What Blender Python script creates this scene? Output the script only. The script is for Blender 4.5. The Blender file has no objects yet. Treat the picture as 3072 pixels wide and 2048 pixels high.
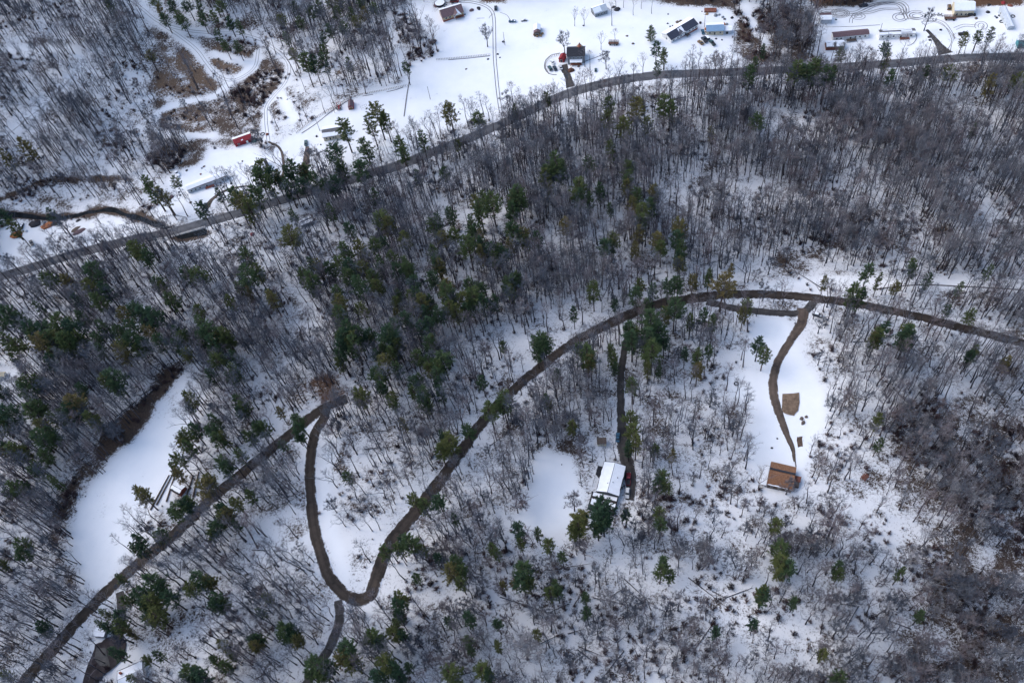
import bpy, math, random
import numpy as np
from mathutils import Matrix, Vector

# ------------------------------------------------------------------ camera, light, exposure
scn = bpy.context.scene
FOC, CX, CY = 2700.0, 1536.0, 1024.0           # in pixels of the 3072 x 2048 photograph
CAMH = 350.0
def _n(a):
    a = np.array(a, float); return a / np.linalg.norm(a)
_d = _n([1900 - CX, -(2850 - CY), -FOC])        # straight down, seen from the camera
_Z = -_d; _f = np.array([0, 0, -1.0]); _Y = _n(_f - _Z * (_f @ _Z)); _X = np.cross(_Y, _Z)
ROT = np.array([_X, _Y, _Z])
cam_data = bpy.data.cameras.new('camera'); cam = bpy.data.objects.new('camera', cam_data)
scn.collection.objects.link(cam); scn.camera = cam
cam_data.sensor_width = 36.0; cam_data.sensor_fit = 'HORIZONTAL'; cam_data.lens = 36.0 * FOC / 3072.0
cam_data.clip_start = 1.0; cam_data.clip_end = 20000.0
M4 = Matrix([list(ROT[i]) + [0] for i in range(3)] + [[0, 0, 0, 1]])
cam.matrix_world = Matrix.Translation((0, 0, CAMH)) @ M4

SUN_EL, SUN_AZ = math.radians(42), math.radians(-60)
world = bpy.data.worlds.new('World'); scn.world = world; world.use_nodes = True
wn = world.node_tree.nodes; wl = world.node_tree.links; wn.clear()
wo = wn.new('ShaderNodeOutputWorld'); wb = wn.new('ShaderNodeBackground'); ws = wn.new('ShaderNodeTexSky')
ws.sky_type = 'NISHITA'; ws.sun_disc = False; ws.sun_elevation = SUN_EL; ws.sun_rotation = SUN_AZ
ws.air_density = 1.0; ws.dust_density = 2.2; ws.ozone_density = 2.0
wb.inputs['Strength'].default_value = 0.15
wl.new(ws.outputs[0], wb.inputs[0]); wl.new(wb.outputs[0], wo.inputs[0])
sd = bpy.data.lights.new('sun', 'SUN'); sun = bpy.data.objects.new('sun', sd); scn.collection.objects.link(sun)
sd.energy = 0.6; sd.angle = math.radians(70); sd.color = (1.0, 0.99, 0.975)
_sv = Vector((math.sin(SUN_AZ) * math.cos(SUN_EL), math.cos(SUN_AZ) * math.cos(SUN_EL), math.sin(SUN_EL)))
sun.rotation_euler = _sv.to_track_quat('Z', 'Y').to_euler()
scn.view_settings.view_transform = 'Standard'; scn.view_settings.look = 'None'
scn.view_settings.exposure = 1.08; scn.view_settings.gamma = 1.0
scn.view_settings.use_curve_mapping = False
scn.render.engine = 'CYCLES'
scn.cycles.max_bounces = 5; scn.cycles.diffuse_bounces = 3; scn.cycles.glossy_bounces = 2
scn.cycles.transmission_bounces = 2; scn.cycles.use_denoising = True

rnd = random.Random(7); rng = np.random.default_rng(11)
col = scn.collection

# ------------------------------------------------------------------ ground height and projection
def hgt(x, y):
    x = np.asarray(x, float); y = np.asarray(y, float)
    h = 3.2 * np.sin(x / 61 + 0.7) * np.sin(y / 73 + 1.1) + 2.2 * np.sin(x / 37 - y / 51) + 1.2 * np.sin(x / 23 + y / 29 + 2)
    q = np.clip(-(x + 120) * 0.62 + (y - 470) * 0.78, 0, 400)      # hillside beyond the fields
    h = h + 30 * (1 - np.exp(-(q / 110.0) ** 2))
    r = np.sqrt(x * x + (y - 300) ** 2)
    far = np.clip((r - 520) / 900.0, 0, 1)
    h = h + far * far * (55 + 60 * np.sin(x / 390 + 1) * np.cos(y / 470))
    return h
def P3(u, v, dz=0.0):
    r = ROT @ np.array([u - CX, -(v - CY), -FOC]); z = dz
    for _ in range(14):
        t = (z - CAMH) / r[2]; z = float(hgt(r[0] * t, r[1] * t)) + dz
    return np.array([r[0] * t, r[1] * t, z])
def P(u, v, dz=0.0):
    return P3(u, v, dz)[:2]
def proj(x, y, z):
    q = np.stack([x, y, z - CAMH], -1) @ ROT      # world to camera
    return CX - FOC * q[..., 0] / q[..., 2], CY + FOC * q[..., 1] / q[..., 2], -q[..., 2]
def polyw(pts):
    return np.array([P(*p) for p in pts])
def zw(win, pts):                                # points noted in enlarged windows of the photograph
    ox, oy = win
    return [(ox + p[0] * 0.34438, oy + p[1] * 0.34438) + tuple(p[2:]) for p in pts]

# ------------------------------------------------------------------ materials
def newmat(name):
    m = bpy.data.materials.new(name); m.use_nodes = True
    nt = m.node_tree; b = nt.nodes['Principled BSDF']; b.inputs['Specular IOR Level'].default_value = 0.25
    return m, nt, b
def nd(nt, t, **kw):
    n = nt.nodes.new(t)
    for k, v in kw.items():
        if k in ('operation', 'blend_type', 'data_type', 'noise_dimensions', 'attribute_name', 'feature', 'use_clamp', 'attribute_type', 'wave_type', 'bands_direction'):
            setattr(n, k, v)
        else:
            n.inputs[k].default_value = v
    return n
def ramp(nt, src, stops):
    r = nt.nodes.new('ShaderNodeValToRGB'); nt.links.new(src, r.inputs[0])
    e = r.color_ramp.elements
    e[0].position, e[0].color = stops[0][0], tuple(stops[0][1]) + (1,)
    e[1].position, e[1].color = stops[-1][0], tuple(stops[-1][1]) + (1,)
    for p, c in stops[1:-1]:
        k = e.new(p); k.color = tuple(c) + (1,)
    return r.outputs[0]
def mixc(nt, f, a, b):
    m = nt.nodes.new('ShaderNodeMix'); m.data_type = 'RGBA'
    for s, v in ((0, f), (6, a), (7, b)):
        if isinstance(v, bpy.types.NodeSocket): nt.links.new(v, m.inputs[s])
        elif isinstance(v, (int, float)): m.inputs[s].default_value = v
        else: m.inputs[s].default_value = tuple(v) + (1,)
    return m.outputs[2]
def mth(nt, op, a, b=0.0, c=None, clamp=False):
    m = nt.nodes.new('ShaderNodeMath'); m.operation = op; m.use_clamp = clamp
    for i, v in enumerate((a, b) if c is None else (a, b, c)):
        if isinstance(v, bpy.types.NodeSocket): nt.links.new(v, m.inputs[i])
        else: m.inputs[i].default_value = v
    return m.outputs[0]
def noise(nt, vec, scale, detail=3, rough=0.6, dist=0.0):
    n = nt.nodes.new('ShaderNodeTexNoise'); n.inputs['Scale'].default_value = scale; n.inputs['Detail'].default_value = detail
    n.inputs['Roughness'].default_value = rough; n.inputs['Distortion'].default_value = dist
    if vec is not None: nt.links.new(vec, n.inputs['Vector'])
    return n.outputs[0]
def simple(name, c, rough=0.8, var=0.25, scale=1.5, metal=0.0, spec=0.25, bump=0.0, rand=0.0):
    m, nt, b = newmat(name); tc = nt.nodes.new('ShaderNodeTexCoord')
    n = noise(nt, tc.outputs['Object'], scale, 4)
    lo = [max(0, x * (1 - var)) for x in c]; hi = [min(1, x * (1 + var)) for x in c]
    o = ramp(nt, n, [(0.3, lo), (0.7, hi)])
    if rand:
        oi = nt.nodes.new('ShaderNodeObjectInfo')
        hs = nt.nodes.new('ShaderNodeHueSaturation'); nt.links.new(o, hs.inputs['Color'])
        nt.links.new(mth(nt, 'MULTIPLY_ADD', oi.outputs['Random'], rand, 1 - rand / 2), hs.inputs['Value'])
        o = hs.outputs[0]
    nt.links.new(o, b.inputs['Base Color']); b.inputs['Roughness'].default_value = rough
    b.inputs['Metallic'].default_value = metal; b.inputs['Specular IOR Level'].default_value = spec
    if bump:
        bp = nt.nodes.new('ShaderNodeBump'); bp.inputs['Strength'].default_value = bump; nt.links.new(n, bp.inputs['Height']); nt.links.new(bp.outputs[0], b.inputs['Normal'])
    return m

def terrain_mat():
    m, nt, b = newmat('snowy_ground'); L = nt.links
    tc = nt.nodes.new('ShaderNodeTexCoord'); V = tc.outputs['Object']
    def at(n):
        a = nt.nodes.new('ShaderNodeAttribute'); a.attribute_name = n; return a.outputs['Fac']
    n1 = noise(nt, V, 0.9, 6, 0.78, 0.6); n2 = noise(nt, V, 0.09, 4, 0.6); n3 = noise(nt, V, 2.3, 4, 0.75)
    snow = ramp(nt, n2, [(0.3, (0.74, 0.76, 0.78)), (0.7, (0.81, 0.82, 0.83))])
    lc = ramp(nt, n3, [(0.25, (0.020, 0.014, 0.012)), (0.5, (0.060, 0.042, 0.033)), (0.8, (0.16, 0.115, 0.08))])
    # leaf litter and brush showing through where the cover is thin
    s = mth(nt, 'ADD', mth(nt, 'MULTIPLY', n1, 0.62), mth(nt, 'MULTIPLY', n3, 0.38))
    s = mth(nt, 'ADD', s, mth(nt, 'MULTIPLY', mth(nt, 'SUBTRACT', n2, 0.5), 0.55))
    th = mth(nt, 'MULTIPLY_ADD', at('litter'), 0.35, 0.30)
    f = mth(nt, 'MULTIPLY', mth(nt, 'SUBTRACT', th, s), 11.0, clamp=True)
    thin = mixc(nt, mth(nt, 'MULTIPLY', at('litter'), 0.36, clamp=True), snow, (0.22, 0.20, 0.20))
    c = mixc(nt, f, thin, lc)
    gcol = ramp(nt, n3, [(0.3, (0.05, 0.032, 0.024)), (0.55, (0.15, 0.10, 0.065)), (0.8, (0.30, 0.22, 0.15))])
    tg = mth(nt, 'MULTIPLY_ADD', at('grass'), 0.42, 0.24)
    c = mixc(nt, mth(nt, 'MULTIPLY', mth(nt, 'SUBTRACT', tg, s), 9.0, clamp=True), c, gcol)
    dcol = ramp(nt, n3, [(0.3, (0.055, 0.032, 0.022)), (0.75, (0.16, 0.09, 0.055))])
    td = mth(nt, 'MULTIPLY_ADD', at('dirt'), 0.66, 0.14)
    c = mixc(nt, mth(nt, 'MULTIPLY', mth(nt, 'SUBTRACT', td, s), 9.0, clamp=True), c, dcol)
    L.new(c, b.inputs['Base Color']); b.inputs['Roughness'].default_value = 0.75; b.inputs['Specular IOR Level'].default_value = 0.15
    bp = nt.nodes.new('ShaderNodeBump'); bp.inputs['Strength'].default_value = 0.35; bp.inputs['Distance'].default_value = 0.25
    L.new(n1, bp.inputs['Height']); L.new(bp.outputs[0], b.inputs['Normal'])
    return m
def road_mat(name, lo, hi, snowy=0.84, track=0.12, wet=0.75):
    m, nt, b = newmat(name); L = nt.links
    tc = nt.nodes.new('ShaderNodeTexCoord'); V = tc.outputs['Object']
    a = nt.nodes.new('ShaderNodeAttribute'); a.attribute_name = 'lat'; lat = a.outputs['Fac']
    n1 = noise(nt, V, 0.35, 5, 0.65); n2 = noise(nt, V, 2.5, 4, 0.7)
    c = ramp(nt, n1, [(0.3, lo), (0.7, hi)])
    al = mth(nt, 'ABSOLUTE', lat)
    tr = mth(nt, 'ABSOLUTE', mth(nt, 'SUBTRACT', al, 0.45))
    k = mth(nt, 'MULTIPLY_ADD', tr, -4.0, 1.0, clamp=True)
    hs = nt.nodes.new('ShaderNodeHueSaturation'); L.new(c, hs.inputs['Color'])
    L.new(mth(nt, 'MULTIPLY_ADD', k, -track * 2, 1.05), hs.inputs['Value'])
    c2 = mixc(nt, mth(nt, 'MULTIPLY', mth(nt, 'SUBTRACT', noise(nt, V, 0.12, 4, 0.7), 0.52), 7.0, clamp=True), hs.outputs[0], [x * 0.55 for x in lo])
    e = mth(nt, 'ADD', al, mth(nt, 'MULTIPLY', mth(nt, 'SUBTRACT', n2, 0.5), 0.7))
    e = mth(nt, 'ADD', e, mth(nt, 'MULTIPLY', mth(nt, 'SUBTRACT', n1, 0.5), 1.1))
    f = mth(nt, 'MULTIPLY', mth(nt, 'SUBTRACT', e, snowy), 8.0, clamp=True)
    c = mixc(nt, f, c2, (0.74, 0.76, 0.80))
    L.new(c, b.inputs['Base Color']); b.inputs['Roughness'].default_value = wet
    return m
def bark_mat(name, c, var=0.3):
    m, nt, b = newmat(name); tc = nt.nodes.new('ShaderNodeTexCoord'); oi = nt.nodes.new('ShaderNodeObjectInfo')
    n = noise(nt, tc.outputs['Object'], 2.5, 4, 0.7)
    o = ramp(nt, n, [(0.3, [x * 0.6 for x in c]), (0.7, [x * 1.35 for x in c])])
    tint = ramp(nt, oi.outputs['Random'], [(0.0, (0.55, 0.6, 0.7)), (0.35, (0.95, 1.0, 1.05)), (0.7, (1.3, 1.05, 1.0)), (0.9, (1.35, 1.3, 1.25)), (1.0, (2.2, 2.1, 2.0))])
    mx = nt.nodes.new('ShaderNodeMix'); mx.data_type = 'RGBA'; mx.blend_type = 'MULTIPLY'; mx.inputs[0].default_value = 1
    nt.links.new(o, mx.inputs[6]); nt.links.new(tint, mx.inputs[7])
    nt.links.new(mx.outputs[2], b.inputs['Base Color']); b.inputs['Roughness'].default_value = 0.9; b.inputs['Specular IOR Level'].default_value = 0.1
    return m
def needle_mat():
    m, nt, b = newmat('pine_needles'); tc = nt.nodes.new('ShaderNodeTexCoord'); oi = nt.nodes.new('ShaderNodeObjectInfo')
    n = noise(nt, tc.outputs['Object'], 0.8, 3, 0.6)
    base = ramp(nt, oi.outputs['Random'], [(0.0, (0.045, 0.085, 0.048)), (0.35, (0.068, 0.108, 0.048)), (0.65, (0.098, 0.128, 0.046)), (0.85, (0.13, 0.138, 0.046)), (1.0, (0.17, 0.135, 0.055))])
    hs = nt.nodes.new('ShaderNodeHueSaturation'); nt.links.new(base, hs.inputs['Color'])
    nt.links.new(mth(nt, 'MULTIPLY_ADD', n, 1.5, 0.25), hs.inputs['Value'])
    nt.links.new(hs.outputs[0], b.inputs['Base Color']); b.inputs['Roughness'].default_value = 0.7; b.inputs['Specular IOR Level'].default_value = 0.2
    return m
MT = {}
MT['ground'] = terrain_mat()
MT['asphalt'] = road_mat('asphalt', (0.085, 0.087, 0.097), (0.125, 0.125, 0.132), 0.96)
MT['dirt_road'] = road_mat('wet_gravel', (0.026, 0.021, 0.018), (0.062, 0.046, 0.036), 0.86, 0.2)
MT['drive'] = road_mat('wet_driveway', (0.036, 0.034, 0.034), (0.075, 0.066, 0.060), 0.85, 0.15)
MT['drive_brown'] = road_mat('brown_driveway', (0.07, 0.052, 0.042), (0.13, 0.095, 0.072), 0.88, 0.15)
MT['trail'] = road_mat('snow_trail', (0.60, 0.62, 0.66), (0.76, 0.77, 0.80), 2.0, 0.16)
MT['rut'] = simple('wheel_rut', (0.13, 0.12, 0.12), 0.8, 0.6, 0.8)
MT['water'] = simple('creek_water', (0.012, 0.015, 0.018), 0.8, 0.5, 0.4, spec=0.05)
MT['bank'] = road_mat('creek_bank', (0.02, 0.016, 0.015), (0.07, 0.05, 0.045), 0.62, 0.0)
MT['bark'] = bark_mat('bare_bark', (0.058, 0.055, 0.060))
MT['twig'] = bark_mat('bare_twigs', (0.150, 0.152, 0.165))
MT['pbark'] = bark_mat('pine_bark', (0.055, 0.046, 0.042))
MT['needle'] = needle_mat()
MT['shrub'] = bark_mat('shrub_twigs', (0.085, 0.060, 0.062))
MT['snow'] = simple('roof_snow', (0.80, 0.82, 0.85), 0.8, 0.05, 0.8, spec=0.1)
def mk(name, c, **k): MT[name] = simple(name, c, **k)
mk('white_paint', (0.72, 0.72, 0.70)); mk('cream_siding', (0.55, 0.49, 0.36)); mk('tan_siding', (0.42, 0.32, 0.2)); mk('grey_siding', (0.20, 0.22, 0.24))
mk('maroon_shingle', (0.13, 0.085, 0.092), var=0.35, scale=3); mk('navy_shingle', (0.045, 0.052, 0.075), var=0.3, scale=3); mk('brown_shingle', (0.21, 0.105, 0.058), var=0.45, scale=2.2)
mk('dark_shingle', (0.032, 0.034, 0.042), var=0.3, scale=3); mk('grey_shingle', (0.13, 0.125, 0.13), var=0.3, scale=2); mk('rust_metal', (0.20, 0.075, 0.05), var=0.5, scale=1)
mk('red_metal', (0.24, 0.028, 0.035), var=0.3, scale=1); mk('blue_metal', (0.20, 0.31, 0.44), var=0.08, scale=1); mk('pale_metal', (0.45, 0.49, 0.53), var=0.15, scale=1)
mk('teal_metal', (0.06, 0.22, 0.25), var=0.2); mk('window_glass', (0.03, 0.04, 0.05), rough=0.15, var=0.1, spec=0.5); mk('trim', (0.66, 0.66, 0.64), var=0.05)
mk('dark_trim', (0.03, 0.03, 0.035)); mk('old_wood', (0.11, 0.085, 0.07), var=0.45, scale=3); mk('fresh_wood', (0.30, 0.19, 0.10), var=0.4, scale=2); mk('brick', (0.28, 0.09, 0.06), var=0.3, scale=4)
mk('concrete', (0.33, 0.33, 0.33)); mk('galvanised', (0.48, 0.50, 0.52), rough=0.45, metal=0.5, var=0.1); mk('rubber', (0.015, 0.015, 0.016)); mk('orange_tarp', (0.35, 0.13, 0.05), var=0.5)
mk('rock', (0.17, 0.16, 0.16), var=0.4, scale=1.2); mk('pool_cover', (0.55, 0.62, 0.68), var=0.1); mk('leaf_pile', (0.09, 0.04, 0.028), var=0.6, scale=3)
for n, c in (('red_car', (0.20, 0.012, 0.022)), ('silver_car', (0.50, 0.51, 0.52)), ('dark_car', (0.018, 0.026, 0.042)), ('white_car', (0.7, 0.7, 0.7)), ('green_car', (0.03, 0.075, 0.075)), ('blue_car', (0.02, 0.085, 0.14)), ('rust_car', (0.16, 0.09, 0.03)), ('black_car', (0.012, 0.012, 0.015))):
    mk(n, c, rough=0.35, var=0.08, spec=0.5)

# ------------------------------------------------------------------ mesh helpers
class MB:
    def __init__(s): s.v = []; s.f = []; s.m = []
    def add(s, vs, fs, mi=0):
        o = len(s.v); s.v.extend([tuple(map(float, p)) for p in vs]); s.f.extend([tuple(i + o for i in f) for f in fs]); s.m.extend([mi] * len(fs)); return s
    def box(s, x0, x1, y0, y1, z0, z1, mi=0, M=None):
        vs = [(x, y, z) for z in (z0, z1) for y in (y0, y1) for x in (x0, x1)]
        if M is not None: vs = [tuple(M @ Vector(p)) for p in vs]
        return s.add(vs, [(0, 2, 3, 1), (4, 5, 7, 6), (0, 1, 5, 4), (2, 6, 7, 3), (0, 4, 6, 2), (1, 3, 7, 5)], mi)
    def tube(s, pts, rs, n=5, mi=0, cap=True):
        pts = [Vector(p) for p in pts]; vs = []; fs = []
        for i, p in enumerate(pts):
            t = (pts[min(i + 1, len(pts) - 1)] - pts[max(i - 1, 0)]).normalized()
            a = t.orthogonal().normalized() if i == 0 else (a - t * a.dot(t)).normalized()
            b = t.cross(a)
            for k in range(n):
                w = 2 * math.pi * k / n; q = p + (a * math.cos(w) + b * math.sin(w)) * rs[i]; vs.append(tuple(q))
        for i in range(len(pts) - 1):
            for k in range(n):
                k2 = (k + 1) % n; fs.append((i * n + k, i * n + k2, i * n + n + k2, i * n + n + k))
        if cap: fs.append(tuple(range((len(pts) - 1) * n, len(pts) * n)))
        return s.add(vs, fs, mi)
    def prism(s, poly, z0, z1, mi=0):
        n = len(poly); vs = [(p[0], p[1], z0) for p in poly] + [(p[0], p[1], z1) for p in poly]
        return s.add(vs, [tuple(range(n))[::-1], tuple(range(n, 2 * n))] + [(i, (i + 1) % n, n + (i + 1) % n, n + i) for i in range(n)], mi)
    def loft(s, secs, mi=0):
        n = len(secs[0]); vs = [p for c in secs for p in c]; fs = [tuple(range(n))[::-1], tuple(range(len(vs) - n, len(vs)))]
        for i in range(len(secs) - 1):
            for k in range(n):
                k2 = (k + 1) % n; fs.append((i * n + k, i * n + k2, i * n + n + k2, i * n + n + k))
        return s.add(vs, fs, mi)
    def mesh(s, name, mats, smooth=False):
        me = bpy.data.meshes.new(name); me.from_pydata(s.v, [], s.f)
        for m in (mats if isinstance(mats, (list, tuple)) else [mats]): me.materials.append(MT[m] if isinstance(m, str) else m)
        if any(s.m): me.polygons.foreach_set('material_index', s.m)
        if smooth: me.polygons.foreach_set('use_smooth', [True] * len(s.f))
        me.update(); return me
    def obj(s, name, mats, parent=None, smooth=False, loc=None):
        o = bpy.data.objects.new(name, s.mesh(name, mats, smooth)); col.objects.link(o)
        if parent: o.parent = parent
        if loc is not None: o.location = loc
        return o
def tag(o, label=None, cat=None, group=None, kind=None):
    if label: o['label'] = label
    if cat: o['category'] = cat
    if group: o['group'] = group
    if kind: o['kind'] = kind
    return o
def thing(name, label, cat, loc, rz=0.0, group=None, scale=None):
    o = bpy.data.objects.new(name, None); col.objects.link(o); o.location = loc; o.rotation_euler = (0, 0, rz); o.empty_display_size = 0.5
    if scale: o.scale = scale
    return tag(o, label, cat, group)
def place(u, v, dz=0.0):
    p = P3(u, v, dz); return Vector((p[0], p[1], p[2] - dz - 0.02))
def ang(a, b):
    p, q = P(*a), P(*b); return math.atan2(q[1] - p[1], q[0] - p[0])
# ------------------------------------------------------------------ regions of the ground (traced outlines, laid on the terrain)
K = 3072 / 2352.0
def k(pts): return [(p[0] * K, p[1] * K) for p in pts]
OPEN = [  # open snow: fields, yards, clearings
 [(1300, 40), (1420, 0), (1780, -10), (2190, 30), (2218, 90), (2190, 110), (2200, 150), (2245, 200), (2225, 212), (2000, 218), (1800, 238), (1640, 285), (1500, 335), (1380, 375), (1250, 428), (1120, 478), (1000, 500), (800, 545), (700, 575), (560, 650), (500, 670), (440, 640), (520, 600), (500, 545), (560, 470), (640, 440), (720, 430), (800, 470), (870, 410), (990, 335), (1100, 285), (1220, 250), (1240, 190), (1310, 168), (1305, 110), (1200, 30), (1230, 0)],
 [(2455, 30), (2560, 18), (2700, -10), (3090, -10), (3090, 158), (2900, 162), (2760, 172), (2500, 196), (2470, 160), (2445, 80)],
 [(545, 1120), (600, 1150), (580, 1240), (555, 1290), (545, 1380), (520, 1480), (450, 1540), (420, 1600), (380, 1660), (330, 1740), (280, 1800), (258, 1750), (240, 1700), (212, 1620), (225, 1560), (280, 1450), (370, 1350), (450, 1220)],
 [(1600, 1370), (1640, 1355), (1720, 1375), (1740, 1460), (1760, 1500), (1700, 1580), (1650, 1600), (1570, 1590), (1550, 1550), (1600, 1460)],
 [(2190, 1120), (2330, 1100), (2345, 1000), (2380, 1010), (2410, 1080), (2450, 1130), (2470, 1190), (2480, 1260), (2440, 1320), (2420, 1400), (2410, 1490), (2290, 1490), (2250, 1420), (2235, 1330), (2245, 1240), (2195, 1180)],
 [(950, 1240), (975, 1240), (1000, 1330), (985, 1480), (1020, 1620), (1050, 1740), (1030, 1750), (985, 1640), (960, 1480), (965, 1330)],
 [(905, 1260), (960, 1236), (940, 1300), (925, 1400), (905, 1400)],
 [(2270, 960), (2350, 950), (2385, 990), (2340, 1090), (2240, 1110), (2230, 1060)],
 [(0, 690), (300, 660), (440, 650), (500, 690), (300, 745), (0, 815)],
 [(0, 1110), (120, 1090), (130, 1110), (60, 1180), (0, 1190)],
 [(290, 1890), (330, 1880), (310, 1950), (265, 2048), (235, 2048), (270, 1960)],
 [(350, 2010), (380, 1950), (415, 1940), (425, 2020), (430, 2048), (340, 2048)],
]
THIN = [  # few trees
 [(2420, 1290), (2560, 1280), (2760, 1400), (2790, 1620), (2700, 1680), (2540, 1640), (2440, 1560), (2400, 1480)],
 [(380, -10), (640, 30), (800, 90), (890, 200), (960, 230), (1100, 270), (1000, 330), (880, 400), (780, 440), (600, 440), (470, 380), (440, 260), (480, 150), (440, 60)],
 [(2200, 830), (2390, 780), (2620, 840), (2700, 860), (2600, 890), (2330, 870), (2200, 880)],
 [(0, 600), (300, 610), (560, 640), (500, 690), (0, 820)],
 [(540, 700), (700, 640), (760, 700), (700, 780), (620, 800), (560, 760)],
 [(1000, 1260), (1130, 1330), (1120, 1720), (1050, 1760), (990, 1500)],
]
DENSE = [
 [(2000, 330), (2400, 230), (3090, 220), (3090, 820), (2700, 800), (2400, 760), (2100, 800), (2020, 500)],
 [(1560, 450), (1980, 320), (2120, 850), (1800, 960)],
]
SPARSEBIG = [[(1540, 1560), (2600, 1480), (2700, 1700), (2560, 2060), (1200, 2060), (1200, 1700)], [(2300, 1500), (3090, 1700), (3090, 2060), (2300, 2060)]]
BRUSHY = [  # dark red-brown scrub
 ([(2660, 1230), (2800, 1180), (3090, 1300), (3090, 2060), (2650, 2060), (2760, 1800), (2790, 1560), (2770, 1420), (2700, 1340)], 0.075),
 ([(2440, 1060), (2490, 1050), (2540, 1100), (2700, 1150), (2760, 1230), (2700, 1330), (2600, 1290), (2570, 1240), (2500, 1230), (2450, 1180)], 0.06),
 ([(2300, 660), (2560, 600), (2760, 640), (2740, 760), (2520, 780), (2320, 780)], 0.03),
 ([(2000, -20), (2240, -20), (2230, 18), (2060, 12), (1960, 10)], 0.06),
 ([(2200, 40), (2440, 20), (2440, 190), (2260, 200), (2210, 150), (2190, 110)], 0.06),
 ([(480, 380), (640, 430), (600, 500), (500, 520), (420, 470)], 0.06),
 ([(640, 30), (800, 70), (870, 190), (840, 200), (740, 150), (640, 110)], 0.02),
 ([(900, 190), (1180, 165), (1240, 200), (1210, 235), (1040, 220), (900, 225)], 0.05),
 ([(720, 200), (800, 190), (860, 220), (840, 310), (740, 330), (680, 290)], 0.06),
 ([(0, 560), (120, 530), (300, 530), (360, 580), (200, 570), (60, 610), (0, 640)], 0.05),
 ([(1180, 40), (1310, 60), (1300, 170), (1210, 200), (1170, 120)], 0.04),
 ([(1640, 1240), (1760, 1270), (1790, 1310), (1710, 1350), (1610, 1350), (1580, 1290)], 0.03),
 ([(0, 200), (400, 100), (460, 380), (300, 520), (0, 500)], 0.016),
 ([(1500, 1240), (1640, 1330), (1570, 1560), (1480, 1500)], 0.02),
 ([(2350, 1400), (2500, 1500), (2700, 1600), (2600, 2060), (1900, 2060), (1900, 1500)], 0.02),
]
BAND = [(540, 1095), (552, 1110), (500, 1180), (470, 1210), (440, 1260), (420, 1300), (360, 1350), (290, 1400), (230, 1480), (190, 1560), (175, 1640), (215, 1700), (240, 1760), (215, 1800), (170, 1700), (140, 1620), (150, 1560), (200, 1470), (270, 1370), (330, 1300), (390, 1230), (450, 1170), (500, 1110)]
BRUSHY.append((BAND, 0.07))
LITTER = [(BAND, 1.35), ([(0, 1600), (3090, 1450), (3090, 2060), (0, 2060)], 0.52),
 ([(2660, 1200), (3090, 1260), (3090, 2060), (2700, 2060), (2780, 1700)], 0.8),
 ([(480, 380), (640, 430), (600, 500), (500, 520), (420, 470)], 0.9), ([(430, 60), (640, 90), (800, 120), (880, 200), (860, 300), (790, 430), (640, 450), (450, 400), (440, 240)], 0.85),
 ([(0, 0), (380, 0), (470, 200), (440, 400), (520, 500), (0, 640)], 0.55),
 ([(620, 0), (1200, 0), (1290, 170), (1200, 230), (1000, 230), (900, 200), (700, 100)], 0.62),
 ([(2380, 600), (2760, 620), (2760, 780), (2300, 790)], 0.65), ([(2260, 800), (2420, 790), (2500, 820), (2330, 850), (2220, 850)], 0.7),
 ([(0, 540), (380, 550), (540, 640), (520, 690), (380, 660), (200, 620), (0, 650)], 0.62),
 ([(900, 100), (1200, 160), (1240, 210), (1030, 330), (880, 400), (800, 440), (850, 300)], 0.55),
 ([(2000, -30), (2240, -30), (2230, 15), (2090, 22), (1960, 8)], 1.2), ([(2200, 40), (2440, 10), (2445, 195), (2260, 200), (2200, 150)], 0.9),
 ([(2720, 200), (2900, 200), (3090, 170), (3090, 260), (2740, 250)], 0.8),
 ([(2200, 180), (2800, 170), (2700, 205), (2200, 222)], 0.6), ([(860, 1080), (1060, 1080), (1060, 1240), (860, 1240)], 0.6),
 ([(1700, 1270), (1790, 1290), (1760, 1360), (1700, 1380), (1600, 1360)], 0.8), ([(2440, -20), (2700, -20), (2600, 14), (2460, 26)], 1.2),
 ([(290, 1800), (400, 1780), (560, 1960), (480, 2040), (400, 1900)], 0.7), ([(620, 395), (860, 380), (800, 470), (640, 450)], 0.6),
 ([(450, 660), (560, 640), (520, 700), (450, 700)], 0.7), ([(560, 690), (700, 700), (620, 780), (520, 720)], 0.5), ([(1400, 370), (2100, 190), (2090, 215), (1520, 350)], 0.35)]
GRASSY = [([(450, 110), (560, 150), (700, 130), (780, 170), (760, 230), (620, 300), (500, 320), (450, 300), (460, 200)], 0.85),
 ([(490, 320), (640, 320), (660, 360), (600, 400), (490, 370)], 0.9), ([(640, 110), (760, 140), (780, 200), (700, 215), (620, 170)], 0.8),
 ([(860, 200), (1100, 180), (1000, 300), (880, 330)], 0.5), ([(440, 1170), (545, 1130), (560, 1200), (550, 1280), (440, 1280)], 0.6),
 ([(860, 330), (900, 330), (960, 400), (880, 420)], 0.4), ([(2270, 840), (2340, 800), (2430, 790), (2400, 830), (2300, 860)], 0.7)]
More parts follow.
